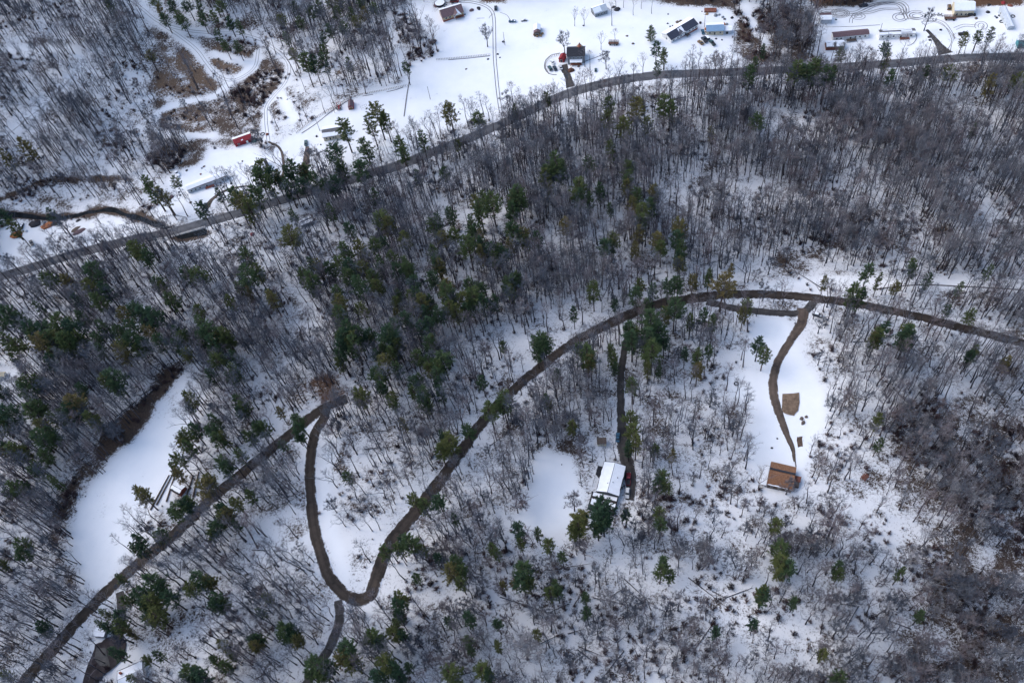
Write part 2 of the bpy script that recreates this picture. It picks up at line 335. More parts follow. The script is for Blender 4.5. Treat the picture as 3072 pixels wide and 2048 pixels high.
DIRTY = [([(880, 1160), (905, 1135), (960, 1110), (1020, 1090), (1050, 1140), (1070, 1220), (1000, 1260), (930, 1215), (890, 1225)], 0.8),
 ([(1020, 1770), (1060, 1785), (1130, 1760), (1170, 1700), (1150, 1790), (1110, 1835), (1060, 1830)], 0.95),
 ([(430, 1900), (500, 1930), (540, 1960), (460, 1975), (425, 1950)], 0.9), ([(1460, -20), (1560, -20), (1515, 16), (1420, 8)], 1.1), ([(2900, -20), (3090, -20), (3090, 22), (2960, 18), (2910, 40)], 1.1), ([(2400, -20), (2560, -20), (2500, 14), (2420, 18)], 1.0),
 ([(500, 265), (560, 275), (600, 290), (550, 300), (520, 285)], 1.0), ([(490, 385), (640, 370), (660, 385), (600, 400), (520, 395)], 0.95), ([(860, 200), (875, 230), (865, 260), (845, 250)], 0.9),
 ([(770, 0), (790, 60), (720, 100), (640, 70), (470, 60), (560, 60), (700, 92)], 0.4), ([(740, 390), (860, 400), (850, 420), (770, 425)], 0.6), ([(800, 335), (860, 315), (850, 340), (810, 350)], 0.9),
 ([(2990, 1500), (3090, 1480), (3090, 1560), (3030, 1550)], 0.8), ([(2740, 1290), (2920, 1240), (2960, 1330), (2850, 1340)], 0.5), ([(1690, 1345), (1735, 1345), (1725, 1370), (1690, 1365)], 0.95), ([(1755, 1330), (1775, 1320), (1765, 1350), (1752, 1345)], 0.9),
 ([(1370, -20), (1500, -20), (1500, 5), (1400, 4)], 0.9), ([(1520, 22), (1620, 20), (1700, 0), (1720, 2), (1620, 28), (1520, 28)], 1.0), ([(410, 560), (500, 610), (480, 670), (420, 640)], 0.5),
 ([(1720, 188), (1745, 195), (1735, 212), (1705, 205)], 0.95), ([(2890, 50), (2925, 52), (2915, 66), (2895, 66)], 1.0)]

def inside(poly, X, Y):
    r = np.zeros(X.shape, bool); n = len(poly)
    for i in range(n):
        x0, y0 = poly[i]; x1, y1 = poly[(i + 1) % n]
        if y0 == y1: continue
        c = ((Y >= y0) != (Y >= y1)) & (X < (x1 - x0) * (Y - y0) / (y1 - y0) + x0); r ^= c
    return r
def blur(A, n):
    for ax in (0, 1):
        for _ in range(2):
            p = np.concatenate([np.repeat(np.take(A, [0], ax), n, ax), A, np.repeat(np.take(A, [-1], ax), n, ax)], ax)
            c = np.cumsum(p, ax); c = np.concatenate([np.zeros_like(np.take(c, [0], ax)), c], ax); w = 2 * n + 1
            A = (np.take(c, range(w, c.shape[ax]), ax) - np.take(c, range(0, c.shape[ax] - w), ax)) / w
    return A
# terrain sheet: a fine grid where the photograph looks, stretching coarser out to the horizon
GX0, GX1, GY0, GY1, GS = -420.0, 430.0, 10.0, 700.0, 1.4
gx = np.arange(GX0, GX1, GS); gy = np.arange(GY0, GY1, GS)
out = np.cumsum(6.0 * 1.22 ** np.arange(36)); out = out[out < 9000]
XS = np.concatenate([GX0 - out[::-1], gx, gx[-1] + out]); YS = np.concatenate([GY0 - out[::-1], gy, gy[-1] + out])
X, Y = np.meshgrid(XS, YS); Z = hgt(X, Y)
ix0, iy0 = len(out), len(out); nx, ny = len(gx), len(gy)
Xi, Yi = X[iy0:iy0 + ny, ix0:ix0 + nx], Y[iy0:iy0 + ny, ix0:ix0 + nx]
def region(polys, default, bl, mode='max'):
    A = np.full(Xi.shape, float(default))
    for p, v in polys:
        I = inside(polyw(p), Xi, Yi); A[I] = v if mode == 'set' else np.maximum(A[I], v)
    return blur(A, bl) if bl else A
openm = region([(p, 1.0) for p in OPEN], 0, 1)

# ------------------------------------------------------------------ roads and other strips
def spline(pts, step=2.0):
    p = polyw(pts) if len(pts[0]) == 2 else np.array([P(a, b) for a, b, _ in pts])
    q = np.vstack([2 * p[0] - p[1], p, 2 * p[-1] - p[-2]]); o = []
    for i in range(1, len(q) - 2):
        n = max(2, int(np.linalg.norm(q[i + 1] - q[i]) / step))
        for t in np.arange(n) / n:
            o.append(0.5 * ((2 * q[i]) + (-q[i - 1] + q[i + 1]) * t + (2 * q[i - 1] - 5 * q[i] + 4 * q[i + 1] - q[i + 2]) * t * t + (-q[i - 1] + 3 * q[i] - 3 * q[i + 1] + q[i + 2]) * t ** 3))
    o.append(p[-1]); return np.array(o)
roadmask = np.zeros(Xi.shape)
def stamp(c, w, A):
    for x, y in c:
        i0, i1 = int((x - w - GX0) / GS), int((x + w - GX0) / GS) + 2; j0, j1 = int((y - w - GY0) / GS), int((y + w - GY0) / GS) + 2
        i0, j0 = max(i0, 0), max(j0, 0)
        if i1 <= 0 or j1 <= 0: continue
        s = (Xi[j0:j1, i0:i1] - x) ** 2 + (Yi[j0:j1, i0:i1] - y) ** 2 < w * w
        A[j0:j1, i0:i1][s] = 1
def ribbon(name, pts, w, mat, lift=0.16, raw=False, clear=1.2, widths=None, crown=True, world_pts=None):
    c = spline(pts) if world_pts is None else world_pts
    t = np.gradient(c, axis=0); t /= np.linalg.norm(t, axis=1)[:, None] + 1e-9; nrm = np.stack([-t[:, 1], t[:, 0]], 1)
    W = np.full(len(c), w) if widths is None else np.interp(np.linspace(0, 1, len(c)), np.linspace(0, 1, len(widths)), widths)
    lats = [-1, -0.8, -0.4, 0, 0.4, 0.8, 1] if crown else [-1, 0, 1]
    up = [-0.25, 0.0, 0.04, 0.06, 0.04, 0.0, -0.25] if crown else [0, 0, 0]
    V = []; A = []
    wob = np.cumsum(rng.normal(0, .05, len(c))); wob -= np.linspace(0, wob[-1], len(c)); wob = np.clip(wob * 1.6, -.5, .5) if crown else wob * 0
    for a, u in zip(lats, up):
        q = c + nrm * (a * W / 2 + (wob if abs(a) > .7 else 0))[:, None]; V.append(np.column_stack([q, hgt(q[:, 0], q[:, 1]) + lift + u])); A.append(np.full(len(c), float(a)))
    n = len(c); V = np.vstack(V); A = np.concatenate(A)
    F = [(j * n + i, j * n + i + 1, (j + 1) * n + i + 1, (j + 1) * n + i)[::-1] for j in range(len(lats) - 1) for i in range(n - 1)]
    me = bpy.data.meshes.new(name); me.from_pydata(V.tolist(), [], F); me.materials.append(MT[mat])
    at = me.attributes.new('lat', 'FLOAT', 'POINT'); at.data.foreach_set('value', A.astype(np.float32)); me.update()
    o = bpy.data.objects.new(name, me); col.objects.link(o); tag(o, kind='structure')
    if clear is not None: stamp(c, w / 2 + clear, roadmask)
    return o, c, nrm
HWY = k([(-40, 648), (0, 637), (100, 606), (200, 575), (300, 551), (390, 533), (480, 508), (560, 485), (640, 461), (740, 431), (840, 402), (920, 378), (1000, 348), (1080, 316), (1160, 281), (1240, 243), (1310, 214), (1400, 190), (1500, 174), (1600, 168), (1700, 165), (1800, 161), (1900, 155), (2000, 149), (2100, 142), (2200, 134), (2352, 130), (2420, 130)])
hw, hwc, hwn = ribbon('highway', HWY, 7.2, 'asphalt', 0.22)
LOWER = [(40, 2090), (100, 2010), (190, 1910), (300, 1790), (420, 1685), (540, 1585), (660, 1475), (780, 1375), (880, 1295), (940, 1245), (990, 1215), (1040, 1195)]
ribbon('forest_road', LOWER, 6.0, 'dirt_road', 0.20)
HAIR = [(975, 1215), (972, 1250), (945, 1300), (932, 1370), (930, 1450), (938, 1560), (955, 1640), (980, 1720), (1020, 1775), (1070, 1800), (1110, 1785), (1135, 1720), (1165, 1640), (1210, 1580), (1270, 1505), (1330, 1430), (1395, 1340), (1450, 1265), (1560, 1155), (1690, 1050), (1790, 990), (1900, 940), (1990, 912), (2110, 893), (2200, 884), (2330, 886), (2450, 898), (2600, 920), (2750, 950), (2900, 988), (3072, 1030), (3120, 1045)]
ribbon('gravel_road', HAIR, 5.6, 'dirt_road', 0.24, widths=[5.2, 5.2, 5.4, 5.6, 6.4, 5.8, 5.4, 5.2, 5.6, 6.2, 5.8, 5.4, 5.2, 5.0, 4.8])
ribbon('branch_road', [(1015, 1800), (1020, 1850), (1012, 1890), (985, 1950), (950, 2000), (915, 2060), (900, 2090)], 4.4, 'drive', 0.18)
ribbon('turnout', [(2120, 905), (2210, 925), (2300, 935), (2380, 940), (2420, 930), (2440, 905)], 4.4, 'drive', 0.17)
ribbon('cabin_driveway', [(2408, 925), (2402, 970), (2375, 1015), (2345, 1060), (2325, 1110), (2318, 1160), (2326, 1210), (2345, 1265), (2362, 1310), (2378, 1345), (2384, 1385)], 4.2, 'drive_brown', 0.20, widths=[6, 5, 4.2, 4, 4, 4.4, 4.0, 3.4, 2.4, 1.0])
ribbon('house_driveway', [(1885, 1000), (1873, 1050), (1864, 1120), (1862, 1200), (1864, 1270), (1872, 1340), (1885, 1400), (1893, 1450), (1890, 1500)], 4.0, 'drive', 0.18, widths=[3.4, 3.6, 3.8, 4.0, 4.6, 7, 6, 4])
lane = spline([(1380, 4), (1420, 8), (1455, 18), (1475, 34), (1482, 60), (1483, 110), (1484, 170), (1488, 220), (1494, 280), (1503, 340)])
stamp(lane, 1.6, roadmask)
def rut_pair(name, c, gauge=1.7, w=0.38, lift=0.09, one=False):
    t = np.gradient(c, axis=0); t /= np.linalg.norm(t, axis=1)[:, None] + 1e-9; nrm = np.stack([-t[:, 1], t[:, 0]], 1)
    lift += rnd.uniform(0, .04)
    for s in ((0,) if one else (-1, 1)):
        ribbon(name, None, w, 'rut', lift, clear=None, crown=False, world_pts=c + nrm * s * gauge / 2)
rut_pair('wheel_rut', lane)
ribbon('yard_driveway', [(1712, 262), (1705, 235), (1695, 212), (1690, 195)], 4.2, 'drive', 0.12, widths=[6, 4.4, 4.6, 5.5], clear=0.5)
ribbon('yard_driveway', [(2838, 162), (2818, 135), (2795, 105), (2780, 90)], 3.6, 'drive', 0.12, widths=[9, 4.4, 3, 2], clear=0.5)
ribbon('yard_driveway', [(912, 540), (916, 510), (918, 480), (921, 455), (922, 440)], 3.2, 'drive_brown', 0.10, widths=[3, 3.2, 4.6, 4, 2.5], clear=0.5)
ribbon('garden_path', [(930, 470), (955, 460), (985, 445), (1003, 422)], 0.6, 'drive', 0.08, clear=0, crown=False)
ribbon('yard_driveway', [(615, 628), (635, 600), (665, 578), (700, 565), (760, 556)], 3.0, 'drive_brown', 0.10, widths=[4.5, 2.6, 2, 1.5, 1], clear=0.4)
ribbon('yard_driveway', [(805, 425), (835, 440), (850, 470), (853, 505), (845, 545)], 1.6, 'drive_brown', 0.08, clear=0.3)
ribbon('yard_driveway', [(358, 1775), (365, 1830), (360, 1880), (350, 1925), (330, 1965)], 5, 'drive', 0.14, widths=[4, 4.6, 5, 6, 6])
TR = [[(380, -10), (430, 30), (480, 68), (560, 92), (650, 100), (720, 103), (790, 125), (850, 170), (868, 205), (855, 250), (825, 285), (800, 320), (798, 360), (802, 400), (806, 425)],
 [(480, 70), (540, 110), (590, 150), (620, 190), (650, 225), (690, 242), (730, 230), (765, 200), (775, 150)],
 [(760, 195), (700, 240), (640, 290), (560, 305), (490, 330), (465, 360), (480, 395), (560, 405), (640, 408)],
 [(0, 150), (90, 150), (160, 145), (215, 150), (240, 180), (247, 205)], [(230, 220), (190, 260), (150, 305), (90, 350), (30, 400), (-30, 440)],
 [(838, 275), (860, 320), (880, 360)], [(640, 160), (700, 178), (760, 190)], [(1160, 60), (1180, 120), (1200, 165), (1195, 200), (1170, 230)], [(2235, 0), (2250, 60), (2300, 130)], [(2250, 880), (2320, 862), (2420, 846), (2560, 838), (2700, 850), (3072, 862)]]
trailmask = np.zeros(Xi.shape)
for i, p in enumerate(TR):
    c_ = spline(p); stamp(c_, 2.0, trailmask); stamp(c_, 2.2, roadmask)
for i in (0, 1, 4):
    rut_pair('wheel_rut', spline(TR[i]), 1.7, 0.22, 0.18, one=(i == 4))
ribbon('trench', [(2620, 868), (2750, 855), (2900, 860), (3090, 872)], 0.7, 'rut', 0.06, clear=0, crown=False)
# tyre loops in the yard by the long trailers
def loopw(cx, cy, rx, ry, n=40, a0=0, a1=2 * math.pi):
    return [(cx + rx * math.cos(a0 + (a1 - a0) * i / n), cy + ry * math.sin(a0 + (a1 - a0) * i / n)) for i in range(n + 1)]
LOOPS = [loopw(2520, 41, 24, 11), loopw(2520, 41, 19, 8), [(2452, 78), (2450, 50), (2465, 36), (2500, 32), (2560, 38), (2600, 22), (2650, 8), (2700, 6), (2720, 20), (2722, 40)],
 [(2456, 80), (2455, 55), (2470, 40), (2550, 46), (2590, 34), (2630, 16), (2680, 8), (2712, 22), (2716, 50), (2722, 60)], loopw(2575, 50, 16, 7), loopw(2700, 52, 18, 10),
 [(2552, 70), (2556, 55), (2580, 42), (2610, 38), (2650, 28), (2700, 30), (2714, 45)], loopw(2752, 48, 20, 8), loopw(2748, 46, 24, 11, a0=1, a1=5.5), [(2770, 62), (2800, 60), (2830, 70), (2850, 95), (2860, 120)], [(2775, 66), (2810, 68), (2840, 85), (2858, 108)],
 loopw(2943, 78, 14, 10, a0=2.4, a1=7.4), [(2860, 85), (2890, 74), (2930, 76)], [(2868, 90), (2895, 80), (2925, 82)], [(2738, 85), (2750, 110), (2740, 130), (2722, 138)], [(2460, 82), (2560, 80), (2640, 75)], [(2590, 20), (2640, 12), (2690, 14), (2708, 34), (2700, 44)], [(1440, 68), (1460, 66), (1470, 50), (1480, 42)], [(1500, 38), (1520, 46), (1530, 60)], [(1430, 56), (1458, 55)], [(2835, 158), (2850, 138), (2856, 120)]]
for p in LOOPS: rut_pair('wheel_rut', spline(p, 1.2), 1.7, 0.30, 0.08, one=len(p) < 5)
for p in ([(1655, 165), (1638, 180), (1634, 205), (1648, 222), (1670, 225)], [(1655, 165), (1680, 160)], [(1735, 192), (1790, 172), (1830, 155)], [(1210, 262), (1180, 272), (1130, 282), (1070, 292)], [(1225, 208), (1228, 240), (1220, 290), (1212, 350)], [(1345, 180), (1400, 176), (1470, 168)], [(840, 415), (850, 400), (875, 405)], [(1055, 296), (1000, 330), (950, 370), (905, 400)], [(2380, 1345), (2388, 1400)], [(1770, 1400), (1762, 1450), (1755, 1520), (1750, 1560)]):
    ribbon('trodden_path', p, 0.55, 'rut', 0.06, clear=None, crown=False)
# creek, its banks and the stony bed
CRK = [(-20, 640), (60, 645), (120, 652), (220, 648), (300, 630), (340, 632), (390, 648), (440, 662), (490, 680), (530, 705), (560, 712), (620, 700)]
bankmask = np.zeros(Xi.shape); cc = spline(CRK); stamp(cc, 3.6, bankmask); stamp(cc, 3.0, roadmask)
CRK2 = [(-20, 600), (60, 575), (130, 545), (220, 540), (330, 535), (400, 540)]; stamp(spline(CRK2), 2.6, bankmask); stamp(spline([(350, 560), (400, 600), (430, 650)]), 1.5, bankmask)
def water(name, pts, w, lift=0.07):
    c = spline(pts, 1.2); t = np.gradient(c, axis=0); t /= np.linalg.norm(t, axis=1)[:, None] + 1e-9; nr = np.stack([-t[:, 1], t[:, 0]], 1)
    g = [blur(rng.normal(0, 1, (len(c), 1)), 2)[:, 0] for _ in range(2)]; V = []
    for s_, q in zip((-1, 1), g): p_ = c + nr * (s_ * w / 2 + q / q.std() * w * .16)[:, None]; V.append(np.column_stack([p_, hgt(p_[:, 0], p_[:, 1]) + lift]))
    n = len(c); m = MB(); m.add(np.vstack(V).tolist(), [(i, i + 1, n + i + 1, n + i) for i in range(n - 1)]); tag(m.obj(name, 'water'), kind='structure')
water('creek_water', CRK, 3.0)
water('side_creek', [(1820, 350), (1870, 340), (1950, 320), (2060, 290), (2110, 285), (2170, 280), (2240, 275)], 0.9)
# gravel pads beside the cabin driveway
def pad(name, poly, mat, lift, kind='structure'):
    w = polyw(poly); c = w.mean(0); ring = []
    for i in range(len(w)):
        a, b = w[i], w[(i + 1) % len(w)]
        for t in (0, .33, .66): q = a + (b - a) * t; ring.append(q + rng.normal(0, .12, 2))
    ring = np.array(ring); mid = c + (ring - c) * .5
    vs = [(c[0], c[1], float(hgt(*c)) + lift)] + [(q[0], q[1], float(hgt(*q)) + lift) for q in mid] + [(q[0], q[1], float(hgt(*q)) + lift - .03) for q in ring]
    n = len(ring); fs = [(0, 1 + i, 1 + (i + 1) % n) for i in range(n)] + [(1 + i, 1 + n + i, 1 + n + (i + 1) % n, 1 + (i + 1) % n) for i in range(n)]
    m = MB(); m.add(vs, fs); o = m.obj(name, mat); tag(o, kind=kind); return o
MT['brown_gravel'] = simple('brown_gravel', (0.15, 0.105, 0.072), 0.9, 0.4, 0.8); MT['wet_yard'] = simple('wet_yard', (0.038, 0.030, 0.032), 0.8, 0.5, 0.5); MT['worn_slab'] = simple('worn_slab', (0.10, 0.095, 0.09), 0.9, 0.25, 0.5); MT['dark_soil'] = simple('dark_soil', (0.09, 0.06, 0.045), 0.9, 0.5, 1.5)
pad('parking_pad', [(2346, 1182), (2396, 1178), (2399, 1208), (2392, 1232), (2382, 1248), (2352, 1240), (2345, 1225)], 'brown_gravel', 0.34)
pad('soil_patch', [(2390, 1310), (2407, 1308), (2408, 1338), (2394, 1342)], 'dark_soil', 0.08)
pad('wet_yard', [(286, 1931), (305, 1925), (324, 1912), (369, 1908), (380, 1929), (372, 1974), (342, 2002), (314, 2022), (286, 2060), (245, 2060), (264, 1992), (282, 1955)], 'wet_yard', 0.30)
pad('bare_slab', [(290, 1944), (318, 1942), (331, 2000), (300, 1996), (284, 1975)], 'worn_slab', 0.36)

openm = np.clip(openm, 0, 1); roadm = blur(roadmask, 1)
lit = region([(p, v) for p, v in LITTER], 0.55, 3, 'set')
lit = lit * (1 - 0.80 * np.clip(openm * 1.1, 0, 1))
for p, v in LITTER:
    if v > 0.8: lit = np.maximum(lit, region([(p, v)], 0, 2))
grass = region(GRASSY, 0, 4); dirt = region(DIRTY, 0, 3)
tm = np.clip(blur(trailmask, 1) * 1.1, 0, 1); lit = lit * (1 - .95 * tm); grass = grass * (1 - .95 * tm); dirt = dirt * (1 - .8 * tm)
lit = np.maximum(lit, blur(bankmask, 1) * 1.15)
def full(A, d):
    F = np.full(X.shape, float(d)); F[iy0:iy0 + ny, ix0:ix0 + nx] = A; return F
bump = np.zeros(X.shape)
for s, a in ((9, .22), (4.5, .12)):
    g = blur(rng.normal(0, 1, Xi.shape), int(s / GS)); g /= g.std(); bump[iy0:iy0 + ny, ix0:ix0 + nx] += g * a * (1 - 0.7 * openm) * np.clip(1 - roadm * 1.6, 0, 1)
bump = np.where(bump > 0, bump * .6, bump)
n0, n1 = X.shape; V = np.stack([X, Y, Z + bump * 1.0], -1).reshape(-1, 3).astype(np.float32)
idx = np.arange(n0 * n1).reshape(n0, n1); Fq = np.stack([idx[:-1, :-1], idx[:-1, 1:], idx[1:, 1:], idx[1:, :-1]], -1).reshape(-1, 4)
me = bpy.data.meshes.new('snowy_ground'); me.vertices.add(len(V)); me.vertices.foreach_set('co', V.ravel())
me.loops.add(Fq.size); me.loops.foreach_set('vertex_index', Fq.ravel().astype(np.int32)); me.polygons.add(len(Fq))
me.polygons.foreach_set('loop_start', np.arange(0, Fq.size, 4, dtype=np.int32)); me.polygons.foreach_set('loop_total', np.full(len(Fq), 4, np.int32))
me.polygons.foreach_set('use_smooth', np.ones(len(Fq), bool)); me.update(calc_edges=True)
for nme, A in (('litter', full(lit, .55)), ('grass', full(grass, 0)), ('dirt', full(dirt, 0))):
    at = me.attributes.new(nme, 'FLOAT', 'POINT'); at.data.foreach_set('value', A.ravel().astype(np.float32))
me.materials.append(MT['ground']); ground = bpy.data.objects.new('ground', me); col.objects.link(ground); tag(ground, kind='structure')
# ------------------------------------------------------------------ buildings
def building(name, label, cat, u, v, L, W, H, RH, a, wall, roof, snow=(), wins=(), doors=(), over=0.35, base=None, gable_trim=None, chimney=None, extra=None, dz=None, group=None, ribs=False):
    """u, v: where the roof's centre shows; a: direction of the long axis, as two points of the photograph or radians."""
    if not isinstance(a, float): a = ang(*a)
    t = thing(name, label, cat, place(u, v, (H + RH * .6) if dz is None else dz), a, group)
    m = MB(); x, y = L / 2, W / 2
    m.loft([[(-x, -y, -.8), (-x, y, -.8), (-x, y, H), (-x, 0, H + RH), (-x, -y, H)], [(x, -y, -.8), (x, y, -.8), (x, y, H), (x, 0, H + RH), (x, -y, H)]])
    m.obj('wall', wall, t)
    if base: m = MB(); m.box(-x - .04, x + .04, -y - .04, y + .04, -.8, .55); m.obj('foundation', base, t)
    sl = math.hypot(W / 2, RH); e = over / (W / 2); ze = H - RH * e; r = None
    m = MB()
    for s in (-1, 1):
        m.loft([[(q, s * (y + over), ze + .02), (q, s * (y + over), ze + .16), (q, 0, H + RH + .18), (q, 0, H + RH + .04)] for q in (-x - over, x + over)])
    if ribs:
        for i in range(int(L / .8)):
            q = -x + .4 + i * .8
            for s in (-1, 1): m.loft([[(q + d, s * (y + over), ze + .16), (q + d, s * (y + over), ze + .21), (q + d, 0, H + RH + .23), (q + d, 0, H + RH + .18)] for d in (-.04, .04)])
    r = m.obj('roof', roof, t)
    for s, x0, x1, t0, t1 in snow:          # side, extent along the ridge, extent from ridge (0) to eave (1)
        m = MB(); n = max(3, int((x1 - x0) * 10)); top, bot = [], []
        for i in range(n + 1):
            q = -x - over + (2 * x + 2 * over) * (x0 + (x1 - x0) * i / n)
            ta = max(0, t0 + (rnd.uniform(-.03, .05) if t0 > .02 else 0)); tb = min(1, t1 + (rnd.uniform(-.07, .03) if t1 < .99 else -.01))
            for arr, tt in ((top, ta), (bot, tb)):
                yy = s * (y + over) * tt; zz = (H + RH + .18) + (ze + .16 - H - RH - .18) * tt; arr.append((q, yy, zz))
        vs = [(p[0], p[1], p[2] + .02) for p in top + bot] + [(p[0], p[1], p[2] + .11) for p in top + bot]; k_ = n + 1; fs = []
        for i in range(n): fs += [(2 * k_ + i, 2 * k_ + i + 1, 3 * k_ + i + 1, 3 * k_ + i), (k_ + i, k_ + i + 1, 3 * k_ + i + 1, 3 * k_ + i), (i, 2 * k_ + i, 2 * k_ + i + 1, i + 1)]
        fs += [(0, k_, 3 * k_, 2 * k_), (n, 2 * k_ + n, 3 * k_ + n, k_ + n)]
        m.add(vs, fs); m.obj('roof_snow', 'snow', r)
    if gable_trim:
        for q in (-x - over - .03, x + over + .03):
          for s in (-1, 1):
            m = MB(); m.loft([[(q + d, s * (y + over), ze - .12), (q + d, s * (y + over), ze + .15), (q + d, 0, H + RH + .17), (q + d, 0, H + RH - .1)] for d in (-.025, .025)])
            m.obj('barge_board', gable_trim, r)
    def opening(nm, side, p, z, w, h, fm, pm):
        m = MB(); g = MB()
        for B, d0, d1, ins in ((m, -.02, .07, 0), (g, .0, .085, .09)):
            if side in 'fb': s = -1 if side == 'f' else 1; B.box(p - w / 2 + ins, p + w / 2 - ins, *sorted((s * (y + d0), s * (y + d1))), z + ins, z + h - ins)
            else: s = -1 if side == 'l' else 1; B.box(*sorted((s * (x + d0), s * (x + d1))), p - w / 2 + ins, p + w / 2 - ins, z + ins, z + h - ins)
        o = m.obj(nm, fm, t); g.obj('pane' if nm == 'window' else 'door_panel', pm, o)
    for side, p, z, w, h in wins: opening('window', side, p, z, w, h, 'trim', 'window_glass')
    for side, p, w, h, pm in doors: opening('door', side, p, 0.05, w, h, 'trim', pm)
    if chimney: m = MB(); cx_, cy_, hh = chimney; m.box(cx_ - .35, cx_ + .35, cy_ - .35, cy_ + .35, H, H + RH + hh); m.box(cx_ - .42, cx_ + .42, cy_ - .42, cy_ + .42, H + RH + hh, H + RH + hh + .12); m.obj('chimney', 'brick', r)
    if extra: extra(t)
    return t
def win_row(side, xs, z=1.0, w=1.1, h=1.1): return [(side, q, z, w, h) for q in xs]
def porch(x0, x1, y0, y1, z, mat='old_wood', roof=None, rz=2.6, rails=True):
    def f(t):
        m = MB(); n = max(3, int((x1 - x0) / .6))
        for i in range(n): a0 = x0 + (x1 - x0) * i / n; m.box(a0 + .02, a0 + (x1 - x0) / n - .02, y0, y1, z - .1, z)
        for px in (x0 + .1, x1 - .1):
            for py in (y0 + .1, y1 - .1): m.box(px - .07, px + .07, py - .07, py + .07, -.6, z)
        d = m.obj('porch', mat, t)
        if rails:
            m = MB()
            for px in np.linspace(x0, x1, max(2, int((x1 - x0) / 1.2)) + 1): m.box(px - .04, px + .04, y0, y0 + .08, z, z + 1)
            m.box(x0, x1, y0, y0 + .08, z + .95, z + 1.03); m.obj('railing', mat, d)
        if roof:
            m = MB(); m.loft([[(q, y0 - .2, rz), (q, y0 - .2, rz + .12), (q, y1, rz + .62), (q, y1, rz + .5)] for q in (x0 - .2, x1 + .2)])
            for px in (x0 + .1, x1 - .1): m.box(px - .07, px + .07, y0, y0 + .14, z, rz + .05)
            m.obj('porch_roof', roof, d)
    return f
def cross_gable(cx_, w, y0, yr, H, RH, roof, wall, snowm='snow'):
    """a gable that crosses the front slope: ridge from (cx, y0) back to (cx, yr)."""
    def f(t):
        m = MB(); m.loft([[(cx_ - w / 2, q, H - .1), (cx_ + w / 2, q, H - .1), (cx_, q, H + RH)] for q in (y0, yr)]); m.obj('gable', wall, t)
        for s, mat in ((-1, roof), (1, snowm)):
            m = MB(); ex = .35; hx = s * (w / 2 + ex); zz = H - RH * ex / (w / 2)
            m.add([(cx_, y0 - .4, H + RH + .15), (cx_ + hx, y0 - .4, zz + .1), (cx_ + hx * .15, yr, H + RH * .85), (cx_, yr + .3, H + RH + .15),
                   (cx_, y0 - .4, H + RH), (cx_ + hx, y0 - .4, zz - .05), (cx_ + hx * .15, yr, H + RH * .8), (cx_, yr + .3, H + RH)], [(0, 1, 2, 3), (4, 7, 6, 5), (0, 4, 5, 1), (1, 5, 6, 2)])
            m.obj('gable_roof', mat, t)
    return f
def many(*fs):
    def f(t):
        for g in fs: g(t)
    return f
# top: tan house with maroon roof, its round pool and the red car behind it
building('tan_house', 'tan ranch house with a maroon shingle roof and a small white front gable', 'house', 1352, 26, 13.5, 9.0, 2.7, 2.4, ((1320, 46), (1385, 24)), 'tan_siding', 'maroon_shingle',
    snow=[(1, 0, 1, 0, 1)], wins=win_row('f', (-4.6, -2.2), 1, 1.5, 1.2) + win_row('l', (-2, 2)), doors=[('f', .8, 1, 2.1, 'white_paint')], gable_trim='trim', base='brick',
    extra=many(cross_gable(2.6, 4.4, -6.2, -.6, 2.7, 1.9, 'maroon_shingle', 'white_paint'), porch(1.0, 6.4, -6.6, -4.5, .7, 'rust_metal')))
def pool():
    t = thing('round_pool', 'round above-ground pool with a snowy cover behind the tan house', 'pool', place(1319, 9, 1.0), 0)
    m = MB(); pts = [(3.3 * math.cos(a), 3.3 * math.sin(a)) for a in np.linspace(0, 2 * math.pi, 33)[:-1]]; m.prism(pts, -.2, 1.2); m.obj('pool_wall', 'dark_trim', t)
    m = MB(); m.tube([(3.35 * math.cos(a), 3.35 * math.sin(a), 1.22) for a in np.linspace(0, 2 * math.pi, 33)], [.12] * 33, 5, cap=False); m.obj('rim', 'dark_trim', t)
    m = MB(); m.prism([(p[0] * .95, p[1] * .95) for p in pts], 1.2, 1.27); m.obj('cover', 'snow', t)
pool()
building('field_shed', 'narrow white-roofed shed alone in the open field with hay around its foot', 'shed', 1611, 84, 7.5, 3.8, 2.6, 1.0, ((1610, 110), (1611, 70)), 'old_wood', 'maroon_shingle', snow=[(1, .3, 1, 0, 1), (-1, .3, 1, 0, 1)], doors=[('l', 0, 1.6, 2, 'dark_trim')], over=.2)
for i, (a, b) in enumerate(((1603, 106), (1612, 110), (1622, 109), (1627, 103))):
    p = place(a, b); m = MB(); m.tube([(-.7, 0, .55), (.7, 0, .55)], [.6, .6], 10); m.add([( -.7, .6 * math.cos(w) , .55 + .6 * math.sin(w)) for w in np.linspace(0, 6.28, 11)[:-1]], [tuple(range(10))])
    o = m.obj('hay_bale', 'fresh_wood', loc=p); o.rotation_euler = (0, 0, i * 1.1)
    tag(o, ['round hay bale at the near corner of the narrow field shed', 'round hay bale beside the shed door, second from the corner', 'round hay bale, third of four by the narrow field shed', 'round hay bale set apart behind the three at the field shed'][i], 'hay bale', 'hay bales around the narrow field shed')
building('grey_barn', 'grey weathered barn with metal roof at the far edge of the field', 'barn', 1797, 22, 8.2, 6.6, 3.0, 1.8, ((1790, 38), (1816, 30)), 'grey_siding', 'pale_metal', snow=[(-1, 0, .55, .1, .9), (1, 0, 1, 0, .9)], wins=win_row('f', (-2, 0, 2), .8, .8, 1.4), doors=[('l', 0, 2, 2.2, 'dark_trim')], ribs=True)
